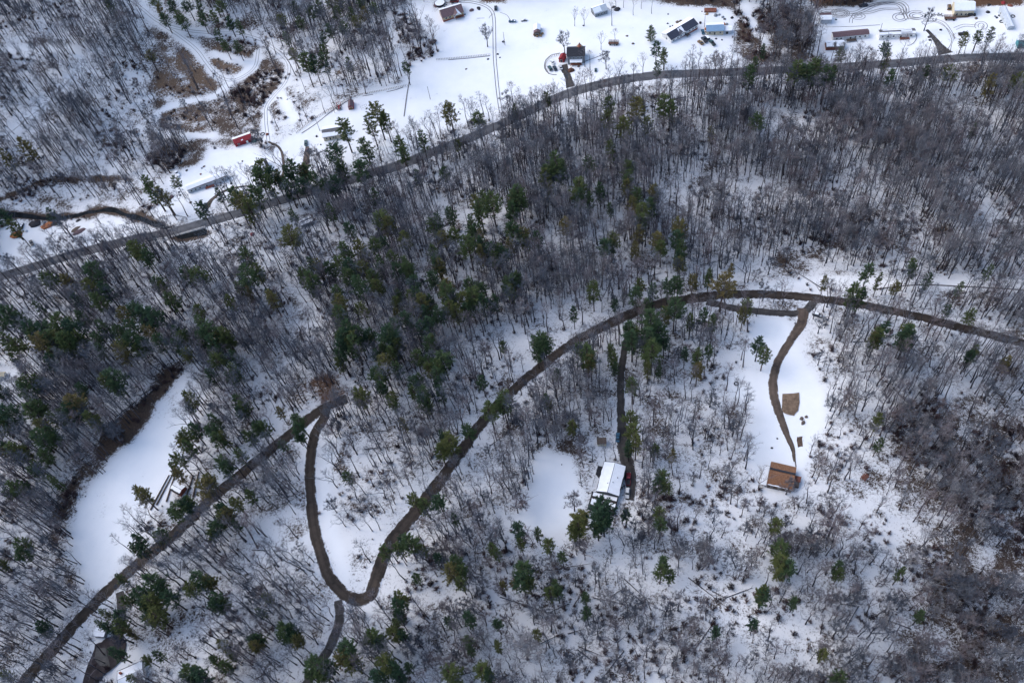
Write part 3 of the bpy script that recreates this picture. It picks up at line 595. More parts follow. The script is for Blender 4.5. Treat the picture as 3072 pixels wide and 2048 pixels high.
# grey two-storey house among the yard trees
building('grey_house', 'two-storey grey house with a dark shingle roof among bare yard trees', 'house', 1728, 148, 10.0, 8.2, 5.6, 2.4, ((1708, 172), (1752, 168)), 'grey_siding', 'dark_shingle', wins=win_row('f', (-3.4, -1.2, 1.2, 3.4), 3.6) + win_row('f', (-3.2, 3.2), .9) + win_row('r', (-2, 2), 3.6) + win_row('l', (-2, 2), 3.6),
    doors=[('f', 0, 1, 2.1, 'white_paint')], chimney=(2.5, .6, .8), extra=many(porch(-3.4, 3.4, -6.0, -4.1, .6, 'rust_metal', roof='snow', rz=2.5), cross_gable(1.8, 4, -.2, 4.3, 5.8, 2.3, 'rust_metal', 'tan_siding', 'rust_metal')))
building('red_shed', 'small dark red shed beside the parked cars near the grey house', 'shed', 1687, 168, 4.4, 3.2, 2.4, .9, ((1680, 180), (1690, 158)), 'red_metal', 'red_metal', over=.2, doors=[('l', 0, 1.4, 1.9, 'dark_trim')])
# long white house
building('long_white_house', 'long white ranch house with navy roof half covered in snow', 'house', 2040, 82, 20.5, 8.2, 2.9, 1.7, ((2008, 118), (2085, 78)), 'white_paint', 'navy_shingle',
    snow=[(1, 0, 1, 0, 1), (-1, .36, .52, .1, .7)], wins=win_row('f', (-8.4, -5.2, -2.8, 4, 6.5, 8.8), 1.0) + win_row('l', (0,), 1), doors=[('f', .8, 1, 2.1, 'dark_trim')], base='brick', gable_trim='trim',
    extra=many(cross_gable(-1.8, 5.0, -4.3, -.2, 2.9, 1.5, 'navy_shingle', 'white_paint'), porch(.2, 2.8, -6.2, -4.1, .8)))
building('blue_roof_garage', 'garage with a plain light blue metal roof beside the long white house', 'garage', 2145, 78, 9.6, 7.2, 2.9, 1.2, ((2120, 96), (2170, 96)), 'cream_siding', 'blue_metal', snow=[(1, 0, 1, 0, 1)], doors=[('f', -.2, 1, 2, 'dark_trim')], wins=win_row('f', (-3, 3)), over=.4, ribs=True)
building('lean_shed', 'small pale shed with snowy roof right beside the blue-roofed garage', 'shed', 2181, 85, 5.0, 4.4, 2.2, .5, ((2170, 96), (2195, 96)), 'pale_metal', 'pale_metal', snow=[(-1, 0, 1, 0, .9), (1, 0, 1, 0, 1)], over=.2, doors=[('f', 0, 1.6, 1.8, 'dark_trim')])
def ruin(u, v, label):
    t = thing('run_down_pen', label, 'pen', place(u, v), ang((2115, 36), (2145, 36)))
    m = MB(); m.box(-3.6, 3.6, -1.7, 1.7, 0, .9); m.obj('wall', 'rust_metal', t)
    m = MB()
    for i in range(9): m.box(-3.6 + i * .9 - .05, -3.6 + i * .9 + .05, 1.6, 1.7, .9, 2.2); m.box(-3.6 + i * .9 - .05, -3.6 + i * .9 + .05, -1.7, -1.6, .9, 1.9)
    m.box(-3.7, 3.7, 1.6, 1.72, 2.15, 2.3); m.obj('slatted_side', 'grey_siding', t)
ruin(2131, 33, 'run-down red-brown pen with slatted sides beyond the blue-roofed garage')
# long trailers on the right
building('maroon_trailer', 'long white mobile home with a maroon roof and a front deck', 'mobile home', 2552, 98, 20, 4.6, 2.8, .8, ((2515, 118), (2605, 108)), 'white_paint', 'maroon_shingle', wins=win_row('f', (-8, -5.5, 2.5, 5, 8), 1.1), doors=[('f', -.2, 1, 2, 'dark_trim')], over=.15, extra=porch(-2.4, 3.0, -4.4, -2.3, .8, 'old_wood'))
building('snowy_trailer', 'long white mobile home whose flat roof is patched with snow', 'mobile home', 2692, 94, 19.5, 4.6, 2.8, .7, ((2655, 110), (2740, 103)), 'white_paint', 'grey_shingle', snow=[(-1, 0, 1, .3, 1), (1, .1, .9, .2, .8), (-1, .6, .9, 0, 1)], wins=win_row('f', (-8, -5, -2, 7.5), 1.1), doors=[('f', 2, 1, 2, 'dark_trim')], over=.12, extra=porch(1.5, 6.5, -4.2, -2.3, .7, 'rust_metal'))
building('twin_bay_shed', 'low two-bay shed with snow-streaked metal roof next to the maroon-roofed trailer', 'shed', 2505, 130, 10, 5.4, 2.2, .8, ((2482, 145), (2530, 143)), 'rust_metal', 'grey_shingle', snow=[(-1, .04, .42, .05, .9), (-1, .56, .92, .05, .9), (1, 0, 1, 0, 1)], over=.25)
building('white_barn', 'white shed with dark top and snowy lean-to inside the tyre loops', 'shed', 2478, 48, 6.2, 6.4, 2.6, .7, ((2465, 60), (2492, 60)), 'pale_metal', 'maroon_shingle', snow=[(-1, 0, 1, 0, 1)], over=.2)
building('far_white_house', 'two-storey white house with a snowy roof at the far right edge of the yard', 'house', 2894, 12, 10.5, 8.5, 4.2, 2.2, ((2876, 35), (2912, 33)), 'cream_siding', 'pale_metal', snow=[(-1, 0, 1, 0, .95), (1, 0, 1, 0, 1)], wins=win_row('f', (-3.6, -1.2, 1.2, 3.6), 1.0, 1, 1.4), extra=porch(-4.5, 4.5, -5.9, -4.25, .7, 'old_wood'))
building('pale_trailer', 'narrow pale trailer standing end-on among junk at the right edge', 'trailer', 3022, 50, 17.5, 3.6, 2.7, .5, ((3040, 85), (3012, 32)), 'pale_metal', 'pale_metal', snow=[(-1, 0, 1, 0, .7)], over=.08, wins=win_row('b', (-5, 0, 5)) + win_row('f', (-5, 0, 5)), group=None)
building('teal_shed', 'teal metal shed cut by the right edge above the highway', 'shed', 3072, 124, 6, 5, 2.5, .8, ((3050, 140), (3090, 140)), 'teal_metal', 'teal_metal', snow=[(1, 0, 1, 0, 1)], over=.2, ribs=True)
# left hand side yards
building('red_roof_barn', 'small barn with a bright red metal roof below the brown hillside', 'barn', 725, 412, 10.4, 5.6, 2.6, 1.1, ((706, 432), (752, 415)), 'red_metal', 'red_metal', snow=[(1, 0, 1, 0, 1), (-1, .42, .52, .6, .85)], doors=[('f', 2, 1.2, 2, 'white_paint')], wins=win_row('f', (-3,), 1), over=.2, ribs=True)
building('long_trailer', 'long pale mobile home with snowy roof and brick-red steps near the creek', 'mobile home', 617, 540, 22.5, 5.0, 2.8, .8, ((568, 572), (672, 536)), 'pale_metal', 'grey_shingle', snow=[(-1, 0, 1, 0, .9), (1, 0, 1, 0, 1)], wins=win_row('f', (-9.4, -7, -4.4, 4.5, 9), 1.1), doors=[('f', -.6, 1, 2, 'dark_trim')], over=.12, extra=porch(-1.8, 3.2, -4.2, -2.55, .8, 'brick'))
building('split_trailer', 'short white mobile home with divided snowy roof beside the pine clump', 'mobile home', 775, 495, 10.5, 6.6, 2.6, .9, ((750, 515), (800, 497)), 'white_paint', 'dark_shingle', snow=[(-1, .02, .3, .08, .92), (-1, .34, .82, .08, .92), (1, .02, .82, .05, 1)], wins=win_row('f', (-3, 0, 3)), over=.15)
building('hidden_white_house', 'white house with grey roof partly hidden by a large spreading pine', 'house', 997, 388, 11.5, 8.6, 2.8, 1.6, ((976, 416), (1020, 408)), 'cream_siding', 'grey_shingle', snow=[(-1, 0, 1, .45, 1), (1, 0, 1, 0, 1)], wins=win_row('f', (-4, 0, 4)), doors=[('f', -2, 1, 2, 'dark_trim')])
building('red_oval_shed', 'rounded red shed standing alone by the hedge row', 'shed', 1051, 309, 5.6, 3.0, 2.0, 1.2, ((1051, 325), (1051, 300)), 'red_metal', 'maroon_shingle', over=.12, doors=[('l', 0, 2.2, 1.9, 'rust_car')])
building('woodland_trailer', 'small snow-roofed camper hidden among trees below the highway', 'camper', 917, 661, 6.6, 4.4, 2.2, .4, ((900, 680), (937, 668)), 'grey_siding', 'dark_trim', snow=[(-1, 0, 1, .2, 1), (1, 0, 1, .1, .9)], over=.12)
building('edge_white_shed', 'plain white shed at the left edge of the photo above the snowy glade', 'shed', 3, 1122, 3.6, 2.6, 2.2, .3, ((0, 1136), (10, 1134)), 'white_paint', 'cream_siding', over=.08)
# cabin and the house at the end of the driveway
def house_bits(t):
    m = MB(); m.box(-4.6, 5.8, 4.6, 7.2, .4, .6)
    for i in range(6): m.box(-4.6 + 2.06 * i, -4.5 + 2.06 * i, 7.1, 7.2, .6, 1.5)
    m.box(-4.6, 5.8, 7.1, 7.2, 1.45, 1.55); m.obj('side_deck', 'dark_trim', t)
    m = MB(); m.box(-15.0, -7.0, -4.6, 6.6, .4, 2.3); m.obj('rear_wing', 'dark_trim', t)
    for x0, x1, s in ((-9.0, -7.3, 0), (-12.8, -10.2, 1)):
        m = MB(); n = 18; vs = []
        for i in range(n + 1):
            y = -4.3 + 10.2 * i / n; vs += [(x0 + rnd.uniform(-.15, .15) * s, y, 2.42), (x1 + rnd.uniform(-.2, .2) * s, y, 2.44)]
        m.add(vs, [(2 * i, 2 * i + 1, 2 * i + 3, 2 * i + 2)[::-1] for i in range(n)]); m.add([(a, b, c - .1) for a, b, c in vs], [(2 * i, 2 * i + 1, 2 * i + 3, 2 * i + 2) for i in range(n)]); m.obj('snow_strip', 'snow', t)
    for q, w in ((-9.15, .1), (-10.0, .1), (-13.2, .12)):
        m = MB(); m.box(q - w, q + w, -4.6, 6.6, 2.3, 2.5); m.obj('beam', 'old_wood', t)
    r = next(o for o in t.children if o.name.startswith('roof'))
    for x, y in ((-3, .8), (-2.0, -1.2), (.5, -2.6)):
        m = MB(); m.tube([(x, y, 4.2), (x, y, 4.95)], [.16, .16], 8); m.obj('vent_pipe', 'dark_trim', r)


building('brown_cabin', 'square cabin with orange-brown shingle roof and a dark rear slope', 'cabin', 2346, 1424, 9.6, 10.2, 3.2, 1.5, ((2310, 1450), (2370, 1462)), 'old_wood', 'brown_shingle', wins=win_row('f', (-3, 0, 3)), over=.35,
    snow=[(-1, .03, .97, .93, 1.0)], extra=many(porch(-7.6, -5.1, -5, 4.4, .8, 'old_wood', rails=False)))
def cabin_bits():
    a = ang((2310, 1450), (2370, 1462)); c = next(o for o in bpy.data.objects if o.name == 'brown_cabin')
    m = MB(); m.loft([[(q, 5.3, 2.3), (q, 5.3, 2.45), (q, .9, 4.95), (q, .9, 4.88)] for q in (-5.2, 5.2)]); m.obj('rear_roof', 'dark_shingle', c)
    m = MB(); m.box(4.8, 7.4, -2.6, 1.6, -.4, 2.3); m.obj('annex', 'old_wood', c)
    m = MB(); m.loft([[(q, -.6, 2.4), (q, -.6, 2.5), (q, 1.9, 2.8), (q, 1.9, 2.7)] for q in (4.85, 7.7)]); m.obj('annex_roof', 'rust_metal', c)
    m = MB(); m.loft([[(q, -4.6, .35), (q, -4.6, .5), (q, -2.7, .5), (q, -2.7, .35)] for q in (4.9, 7.2)]); m.obj('step', 'snow', c)
    m = MB(); m.box(-7.5, -5.2, -4.8, 4.2, .82, .9); m.obj('deck_snow', 'snow', c)
    r = next(o for o in c.children if o.name.startswith('roof'))
    for i in range(6):
        m = MB(); t0 = (i + .5) / 6.5; yy = -5.45 * t0; zz = 4.88 - (1.55 + .05) * t0
        m.box(-5.1, 5.1, yy - .06, yy + .06, zz - .02, zz + .055); m.obj('shingle', 'brown_shingle', r)
cabin_bits()
building('snow_roofed_house', 'long house with a snow-covered roof and open decks at the driveway end', 'house', 1834, 1433, 13.6, 9.0, 3.2, 1.3, ((1820, 1495), (1846, 1400)), 'grey_siding', 'dark_trim', snow=[(-1, .02, .98, .02, .97), (1, .02, .98, .02, .97)], wins=win_row('f', (-4, 0, 4)) + win_row('b', (-5, -1, 3)), over=.45,
    extra=lambda t: house_bits(t))
building('garden_shed', 'small brown-roofed shed between the dark blue car and the snow-roofed house', 'shed', 1805, 1321, 3.8, 2.9, 2.2, .5, ((1798, 1338), (1818, 1338)), 'cream_siding', 'old_wood', over=.15)
building('red_log_shed', 'small shed with a red wall and snowy roof beside stacked poles', 'shed', 532, 1462, 5.0, 4.2, 2.4, .8, ((505, 1484), (530, 1498)), 'brick', 'dark_trim', snow=[(1, 0, 1, .02, .95), (-1, 0, 1, .05, .7)], over=.3)
building('corner_white_house', 'white-roofed house with dark eaves at the bottom left corner', 'house', 392, 2024, 10, 8, 3, 1.3, ((350, 2062), (420, 2030)), 'white_paint', 'dark_trim', snow=[(1, .02, .98, .02, .96), (-1, .02, .98, .02, .96)], over=.3, chimney=(-3.4, 2.2, .8))
building('driveway_shed', 'flat snow-covered shed above the paved yard in the bottom left', 'shed', 300, 1895, 4.6, 3.6, 2.0, .25, ((288, 1920), (312, 1922)), 'grey_siding', 'dark_trim', snow=[(1, 0, 1, .02, .98), (-1, 0, 1, .02, .98)], over=.1)

# ------------------------------------------------------------------ vehicles
def car(label, cat, u, v, a, paint, kind='suv', snow=0, s=1.0, group=None, name=None):
    if not isinstance(a, float): a = ang(*a)
    L, W, hb, ht = {'suv': (4.7, 1.9, .95, 1.75), 'sedan': (4.7, 1.82, .85, 1.42), 'pickup': (5.6, 1.95, 1.0, 1.8), 'van': (5.0, 2.0, 1.1, 2.0)}[kind]
    t = thing(name or {'suv': 'parked_suv', 'sedan': 'parked_car', 'pickup': 'pickup_truck', 'van': 'van'}[kind], label, cat, place(u, v, .8) + Vector((0, 0, .12)), a, group, (s, s, s))
    w = W / 2; m = MB()
    prof = [(-L / 2, .55, .82 * hb), (-L / 2 + .15, .3, .97 * hb), (-L / 4, .26, hb), (0, .26, hb), (L / 4, .26, hb * .98), (L / 2 - .35, .28, hb * .88), (L / 2, .45, hb * .68)]
    m.loft([[(x, -w * .93, z0), (x, -w, (z0 + z1) / 2), (x, -w * .9, z1), (x, w * .9, z1), (x, w, (z0 + z1) / 2), (x, w * .93, z0)] for x, z0, z1 in prof]); body = m.obj('body', paint, t)
    c0, c1 = {'suv': (-L / 2 + .12, L * .2), 'sedan': (-L * .33, L * .17), 'pickup': (-L * .06, L * .22), 'van': (-L / 2 + .1, L * .3)}[kind]
    r0, r1 = (c0 + (.25 if kind in ('suv', 'van') else .6), c1 - .65)
    if kind == 'pickup': r0 = c0 + .15
    g = MB(); g.loft([[(x0, -w * .86, hb - .03), (x0, w * .86, hb - .03), (x1, w * .72, ht - .07), (x1, -w * .72, ht - .07)] for x0, x1 in ((c0, r0), (c1, r1))]); g.obj('window_glass', 'window_glass', t)
    r = MB(); r.loft([[(x, -w * .74, ht - .09), (x, w * .74, ht - .09), (x, w * .66, ht), (x, -w * .66, ht)] for x in (r0 - .03, r1 + .03)]); r.obj('roof', 'snow' if snow else paint, t)
    if kind == 'pickup':
        b = MB(); b.box(-L / 2 + .12, c0 - .1, -w * .78, w * .78, hb - .02, hb + .03); b.obj('truck_bed', 'dark_trim' if snow != 2 else 'snow', t)
    for x in (-L * .31, L * .31):
        for y in (-1, 1):
            q = MB(); q.tube([(x, y * (w - .2), .33), (x, y * (w + .02), .33)], [.34, .34], 12); q.obj('wheel', 'rubber', t)
    for y in (-1, 1):
        q = MB(); q.box(L / 2 - .08, L / 2 + .01, y * w * .62 - .18, y * w * .62 + .18, hb * .55, hb * .72); q.obj('headlight', 'trim', t)
        q = MB(); q.box(-L / 2 - .01, -L / 2 + .08, y * w * .72 - .12, y * w * .72 + .12, hb * .6, hb * .8); q.obj('tail_light', 'red_metal', t)
    if snow:
        q = MB(); q.loft([[(x, -w * .7, hb + dz), (x, w * .7, hb + dz), (x, w * .6, hb + .06 + dz), (x, -w * .6, hb + .06 + dz)] for x, dz in ((c1 + .15, -.02), (L / 2 - .4, -.12))]); q.obj('bonnet_snow', 'snow', t)
    return t
car('silver SUV parked behind the red pickup beside the snow-roofed house', 'car', 1882, 1478, ((1884, 1462), (1880, 1496)), 'silver_car', 'suv')
car('red pickup truck with snow lumps in its bed beside the house decks', 'pickup', 1885, 1436, ((1884, 1455), (1886, 1416)), 'red_car', 'pickup', 0, 1.08)
car('dark blue car at the end of the driveway by the small shed', 'car', 1853, 1311, ((1851, 1330), (1853, 1296)), 'blue_car', 'sedan')
car('small dark navy car alone in the snowy yard at the left', 'car', 94, 728, ((88, 722), (98, 738)), 'dark_car', 'sedan')
car('green car standing clear of the white house driveway', 'car', 917, 428, ((917, 440), (917, 418)), 'green_car', 'sedan')
car('white pickup with snow in its bed beside the brushy bank', 'pickup', 531, 520, ((538, 532), (524, 510)), 'white_car', 'pickup', 2)
car('bright red car behind the tan house', 'car', 1364, 3, ((1356, 4), (1374, 3)), 'red_car', 'van', 0, 1.15)
car('dark car at the bend of the field lane', 'car', 1487, 24, ((1487, 31), (1487, 17)), 'dark_car', 'suv')
car('snow-dusted dark car, first in the row beside the red shed', 'car', 1650, 204, ((1655, 213), (1645, 195)), 'green_car', 'suv')
car('dark car in the middle of the row near the red shed', 'car', 1665, 204, ((1669, 212), (1661, 196)), 'dark_car', 'sedan')
car('silver car nearest the grey house driveway', 'car', 1682, 201, ((1686, 212), (1679, 192)), 'silver_car', 'sedan')
car('white car parked in front of the row by the red shed', 'car', 1657, 185, ((1660, 190), (1654, 181)), 'white_car', 'sedan', 1)
car('blue hatchback between the long white house and the blue-roofed garage', 'car', 2109, 95, ((2111, 103), (2106, 87)), 'blue_car', 'sedan')
car('navy pickup in the cluster below the blue-roofed garage', 'pickup', 2113, 119, ((2120, 128), (2106, 110)), 'dark_car', 'pickup')
car('rusty gold car lowest in the cluster of parked vehicles', 'car', 2102, 127, ((2110, 134), (2094, 121)), 'rust_car', 'sedan')
car('blue car with snow patches beside the navy pickup', 'car', 2121, 113, ((2127, 121), (2114, 106)), 'dark_car', 'suv', 1)
car('dark green pickup at the outer end of the parked cluster', 'pickup', 2137, 128, ((2144, 136), (2130, 120)), 'green_car', 'pickup')
car('dark pickup between the tyre loops and the woods', 'pickup', 2590, 16, ((2582, 17), (2600, 14)), 'dark_car', 'pickup')
car('black car below the porch of the far white house', 'car', 2915, 43, ((2906, 43), (2924, 43)), 'black_car', 'suv')
car('old grey car beside the far white house', 'car', 2848, 22, ((2848, 30), (2848, 14)), 'rust_car', 'van')
car('dark car half in snow below the tyre tracks', 'car', 2890, 101, ((2882, 102), (2900, 100)), 'black_car', 'pickup')
car('blue car under snow in the middle of the big field', 'car', 1537, 63, ((1528, 63), (1548, 62)), 'blue_car', 'sedan', 1)
car('grey trailer cart beside the blue car in the big field', 'cart', 1572, 60, ((1566, 61), (1580, 60)), 'dark_car', 'pickup', 2, .7)
car('small silver car in the open snow near the round tyre loop', 'car', 2822, 43, ((2814, 42), (2830, 44)), 'silver_car', 'sedan', 1, .9)
car('grey car beside the turnout on the gravel road', 'car', 2453, 944, ((2445, 942), (2462, 946)), 'dark_car', 'suv', 1)
car('small dark car parked on the lawn near the big yard tree', 'car', 1787, 209, ((1787, 214), (1787, 203)), 'green_car', 'sedan', 0, .7)
car('dark car under the pines at the left yard edge', 'car', 64, 678, ((62, 686), (66, 670)), 'black_car', 'sedan', 1)

# ------------------------------------------------------------------ yard things
def pole(u, v, label, h=9.5, arm=True, lean=0):
    t = thing('utility_pole', label, 'pole', place(u, v), rnd.uniform(0, 3)); t.rotation_euler[0] = lean
    m = MB(); m.tube([(0, 0, -.3), (0, 0, h)], [.16, .11], 6); m.obj('shaft', 'old_wood', t)
    if arm: m = MB(); m.box(-1, 1, -.05, .05, h - .8, h - .68); m.obj('crossarm', 'old_wood', t)
for a in (((1515, 136), 'lone thin pole in the open snow right of the field lane'), ((1291, 298), 'leaning pole alone in the big lower field'), ((2113, 82), 'tall pole between the long white house and the garage'), ((1004, 338), 'short pole beside the red tractor frame'), ((2636, 112), 'leaning pole between the two long trailers'),
          ((858, 480), 'pole at the bend of the curved brown drive'), ((2192, 205), 'pole beside the highway near the bare thicket')):
    pole(a[0][0], a[0][1], a[1], arm=a[0][0] in (2113, 2192))
def tractor():
    t = thing('red_tractor', 'red tractor with an open square frame beside the rounded shed', 'tractor', place(1017, 323, .5), ang((1017, 330), (1017, 315)))
    m = MB(); m.loft([[(x, -.45, .5), (x, .45, .5), (x, .4, 1.3), (x, -.4, 1.3)] for x in (-1.6, 1.5)]); m.obj('body', 'red_metal', t)
    for x, r in ((-1.2, .7), (1.3, .45)):
        for y in (-1.1, 1.1): q = MB(); q.tube([(x, y - .2, r), (x, y + .2, r)], [r, r], 12); q.add([(x + r * math.cos(w), y - .2, r + r * math.sin(w)) for w in np.linspace(0, 6.28, 13)[:-1]], [tuple(range(12))]); q.obj('wheel', 'rubber', t)
    m = MB()
    for x in (0, 2.6):
        for y in (-1.2, 1.2): m.box(x - .08, x + .08, y - .08, y + .08, .4, 2.3)
    m.box(-.1, 2.7, -1.3, -1.15, 2.2, 2.35); m.box(-.1, 2.7, 1.15, 1.3, 2.2, 2.35); m.box(-.1, .05, -1.3, 1.3, 2.2, 2.35); m.box(2.55, 2.7, -1.3, 1.3, 2.2, 2.35); m.obj('roll_frame', 'red_metal', t)
tractor()
def swing(u, v, label):
    t = thing('swing_set', label, 'swing', place(u, v), .3); m = MB()
    for x in (-1.8, 1.8):
        for y in (-1.1, 1.1): m.tube([(x, y, 0), (x, 0, 2.3)], [.07, .07], 5)
    m.tube([(-1.8, 0, 2.3), (1.8, 0, 2.3)], [.07, .07], 5); m.obj('swing_frame', 'galvanised', t)
    for x in (-.7, .7):
        m = MB(); m.tube([(x - .2, 0, 2.3), (x - .2, 0, .6)], [.02, .02], 3); m.tube([(x + .2, 0, 2.3), (x + .2, 0, .6)], [.02, .02], 3); m.box(x - .25, x + .25, -.12, .12, .55, .6); m.obj('swing_seat', 'dark_trim', t)
swing(1093, 325, 'metal swing set standing in the snow beyond the spreading pine')
swing(492, 1560, 'small metal frame by the stacked poles near the red-walled shed')
def picnic(u, v, label, a):
    t = thing('picnic_table', label, 'picnic table', place(u, v, .5), a)
    for y in (-.26, 0, .26): m = MB(); m.box(-1.6, 1.6, y - .15, y + .15, .78, .84); m.obj('plank', 'rust_metal', t)
    for y in (-.85, .85): m = MB(); m.box(-1.6, 1.6, y - .2, y + .2, .45, .5); m.obj('bench_seat', 'rust_metal', t)
    for x in (-1, 1):
        m = MB(); m.tube([(x, -.8, 0), (x, -.2, .78)], [.06, .06], 4); m.tube([(x, .8, 0), (x, .2, .78)], [.06, .06], 4); m.box(x - .05, x + .05, -1, 1, .4, .46); m.obj('leg', 'old_wood', t)
picnic(2594, 1430, 'red-brown picnic table in the snow clearing beyond the cabin', ang((2588, 1436), (2600, 1422)))
def wagon(u, v, label):
    t = thing('hay_wagon', label, 'wagon', place(u, v, 1), ang((1828, 133), (1854, 133)))
    m = MB(); m.box(-3, 3, -1.2, 1.2, .9, 1.1); m.obj('deck', 'old_wood', t)
    m = MB()
    for x in (-3, -1.5, 0, 1.5, 3): m.box(x - .06, x + .06, -1.2, -1.1, 1.1, 2.2); m.box(x - .06, x + .06, 1.1, 1.2, 1.1, 2.2)
    for z in (1.4, 1.8, 2.15): m.box(-3, 3, -1.2, -1.12, z, z + .14); m.box(-3, 3, 1.12, 1.2, z, z + .14)
    m.obj('side_rail', 'rust_metal', t)
    for x in (-2, 2):
        for y in (-1.2, 1.2): q = MB(); q.tube([(x, y - .12, .5), (x, y + .12, .5)], [.5, .5], 12); q.add([(x + .5 * math.cos(w), y - .12, .5 + .5 * math.sin(w)) for w in np.linspace(0, 6.28, 13)[:-1]], [tuple(range(12))]); q.obj('wheel', 'rubber', t)
wagon(1841, 129, 'old red-brown slat-sided wagon under a bare tree past the grey house')
wagon(2850, 54, 'dark cart in the snow near the far white house')
def lump(r, z, n=9, sq=1.0):
    m = MB(); rr = [[rnd.uniform(.75, 1.15) for _ in range(n)] for _ in range(3)]
    m.loft([[(r * f * rr[i][q] * math.cos(q * 6.283 / n) * sq, r * f * rr[i][q] * math.sin(q * 6.283 / n), h) for q in range(n)] for i, (f, h) in enumerate(((1, -.1), (.85, z * .6), (.35, z)))]); return m
def junk(kind, u, v, label, cat, mat, r=.9, z=.7, sq=1.0, rz=None, group=None):
    o = lump(r, z, 9, sq).obj(kind, mat, loc=place(u, v)); o.rotation_euler = (0, 0, rnd.uniform(0, 6) if rz is None else rz); return tag(o, label, cat, group)
def tyre(u, v, label, r=1.2, group=None, mat='rubber'):
    m = MB(); n = 18; m.loft([[(math.cos(w) * (r + .25 * math.cos(a)), math.sin(w) * (r + .25 * math.cos(a)), .22 + .2 * math.sin(a)) for a in np.linspace(0, 6.283, 7)[:-1]] for w in np.linspace(0, 6.283, n + 1)])
    return tag(m.obj('tractor_tyre', mat, loc=place(u, v)), label, 'tyre', group)
tyre(674, 521, 'dark ring-shaped tyre at the end of the long pale mobile home', 1.1); tyre(788, 403, 'large round tyre beside the red-roofed barn', 1.2); tyre(3005, 66, 'tyre beside the narrow pale trailer', 1.1); tyre(3038, 50, 'second tyre at the far side of the narrow pale trailer', 1.1)
tyre(1510, 126, 'small ring lying beside the thin pole in the field', .6); tyre(1244, 72, 'faint ring among the thicket trees beyond the field', 1.6); tyre(2284, 852, 'round ring lying in the snow at the end of the log', 1.0); tyre(2209, 1151, 'thin crescent-shaped ring in the clearing beyond the driveway', .9)
junk('flat_boat', 240, 694, 'overturned red-brown boat on the snow near the creek', 'boat', 'maroon_shingle', 2.2, .8, 1.9, .35); junk('timber_pile', 228, 688, 'grey timber pile next to the overturned boat', 'timber pile', 'old_wood', 1.6, .5, 2.2, .6); junk('tarp_heap', 236, 662, 'dark tarp heap near the creek bend', 'heap', 'dark_trim', 1.2, .5, 1.6, .2)
junk('orange_tarp', 48, 705, 'orange tarp heap under the pines at the left yard', 'tarp', 'orange_tarp', 3.0, 1.4, 1.3, .2); junk('rusty_scrap_heap', 146, 676, 'long heap of orange and red scrap near the creek', 'heap', 'orange_tarp', 2.4, 1.3, 2.2, .25); junk('scrap_heap', 104, 672, 'dark scrap heap next to the orange scrap', 'heap', 'dark_trim', 2.6, 1.2, 1.5, .1); junk('barrel_heap', 80, 694, 'small white and dark heap in front of the scrap', 'heap', 'pale_metal', .9, .8)
junk('wood_crate', 134, 668, 'grey crate beside the orange scrap heap', 'crate', 'grey_siding', 1.1, 1.2, 1.0, 0.0)
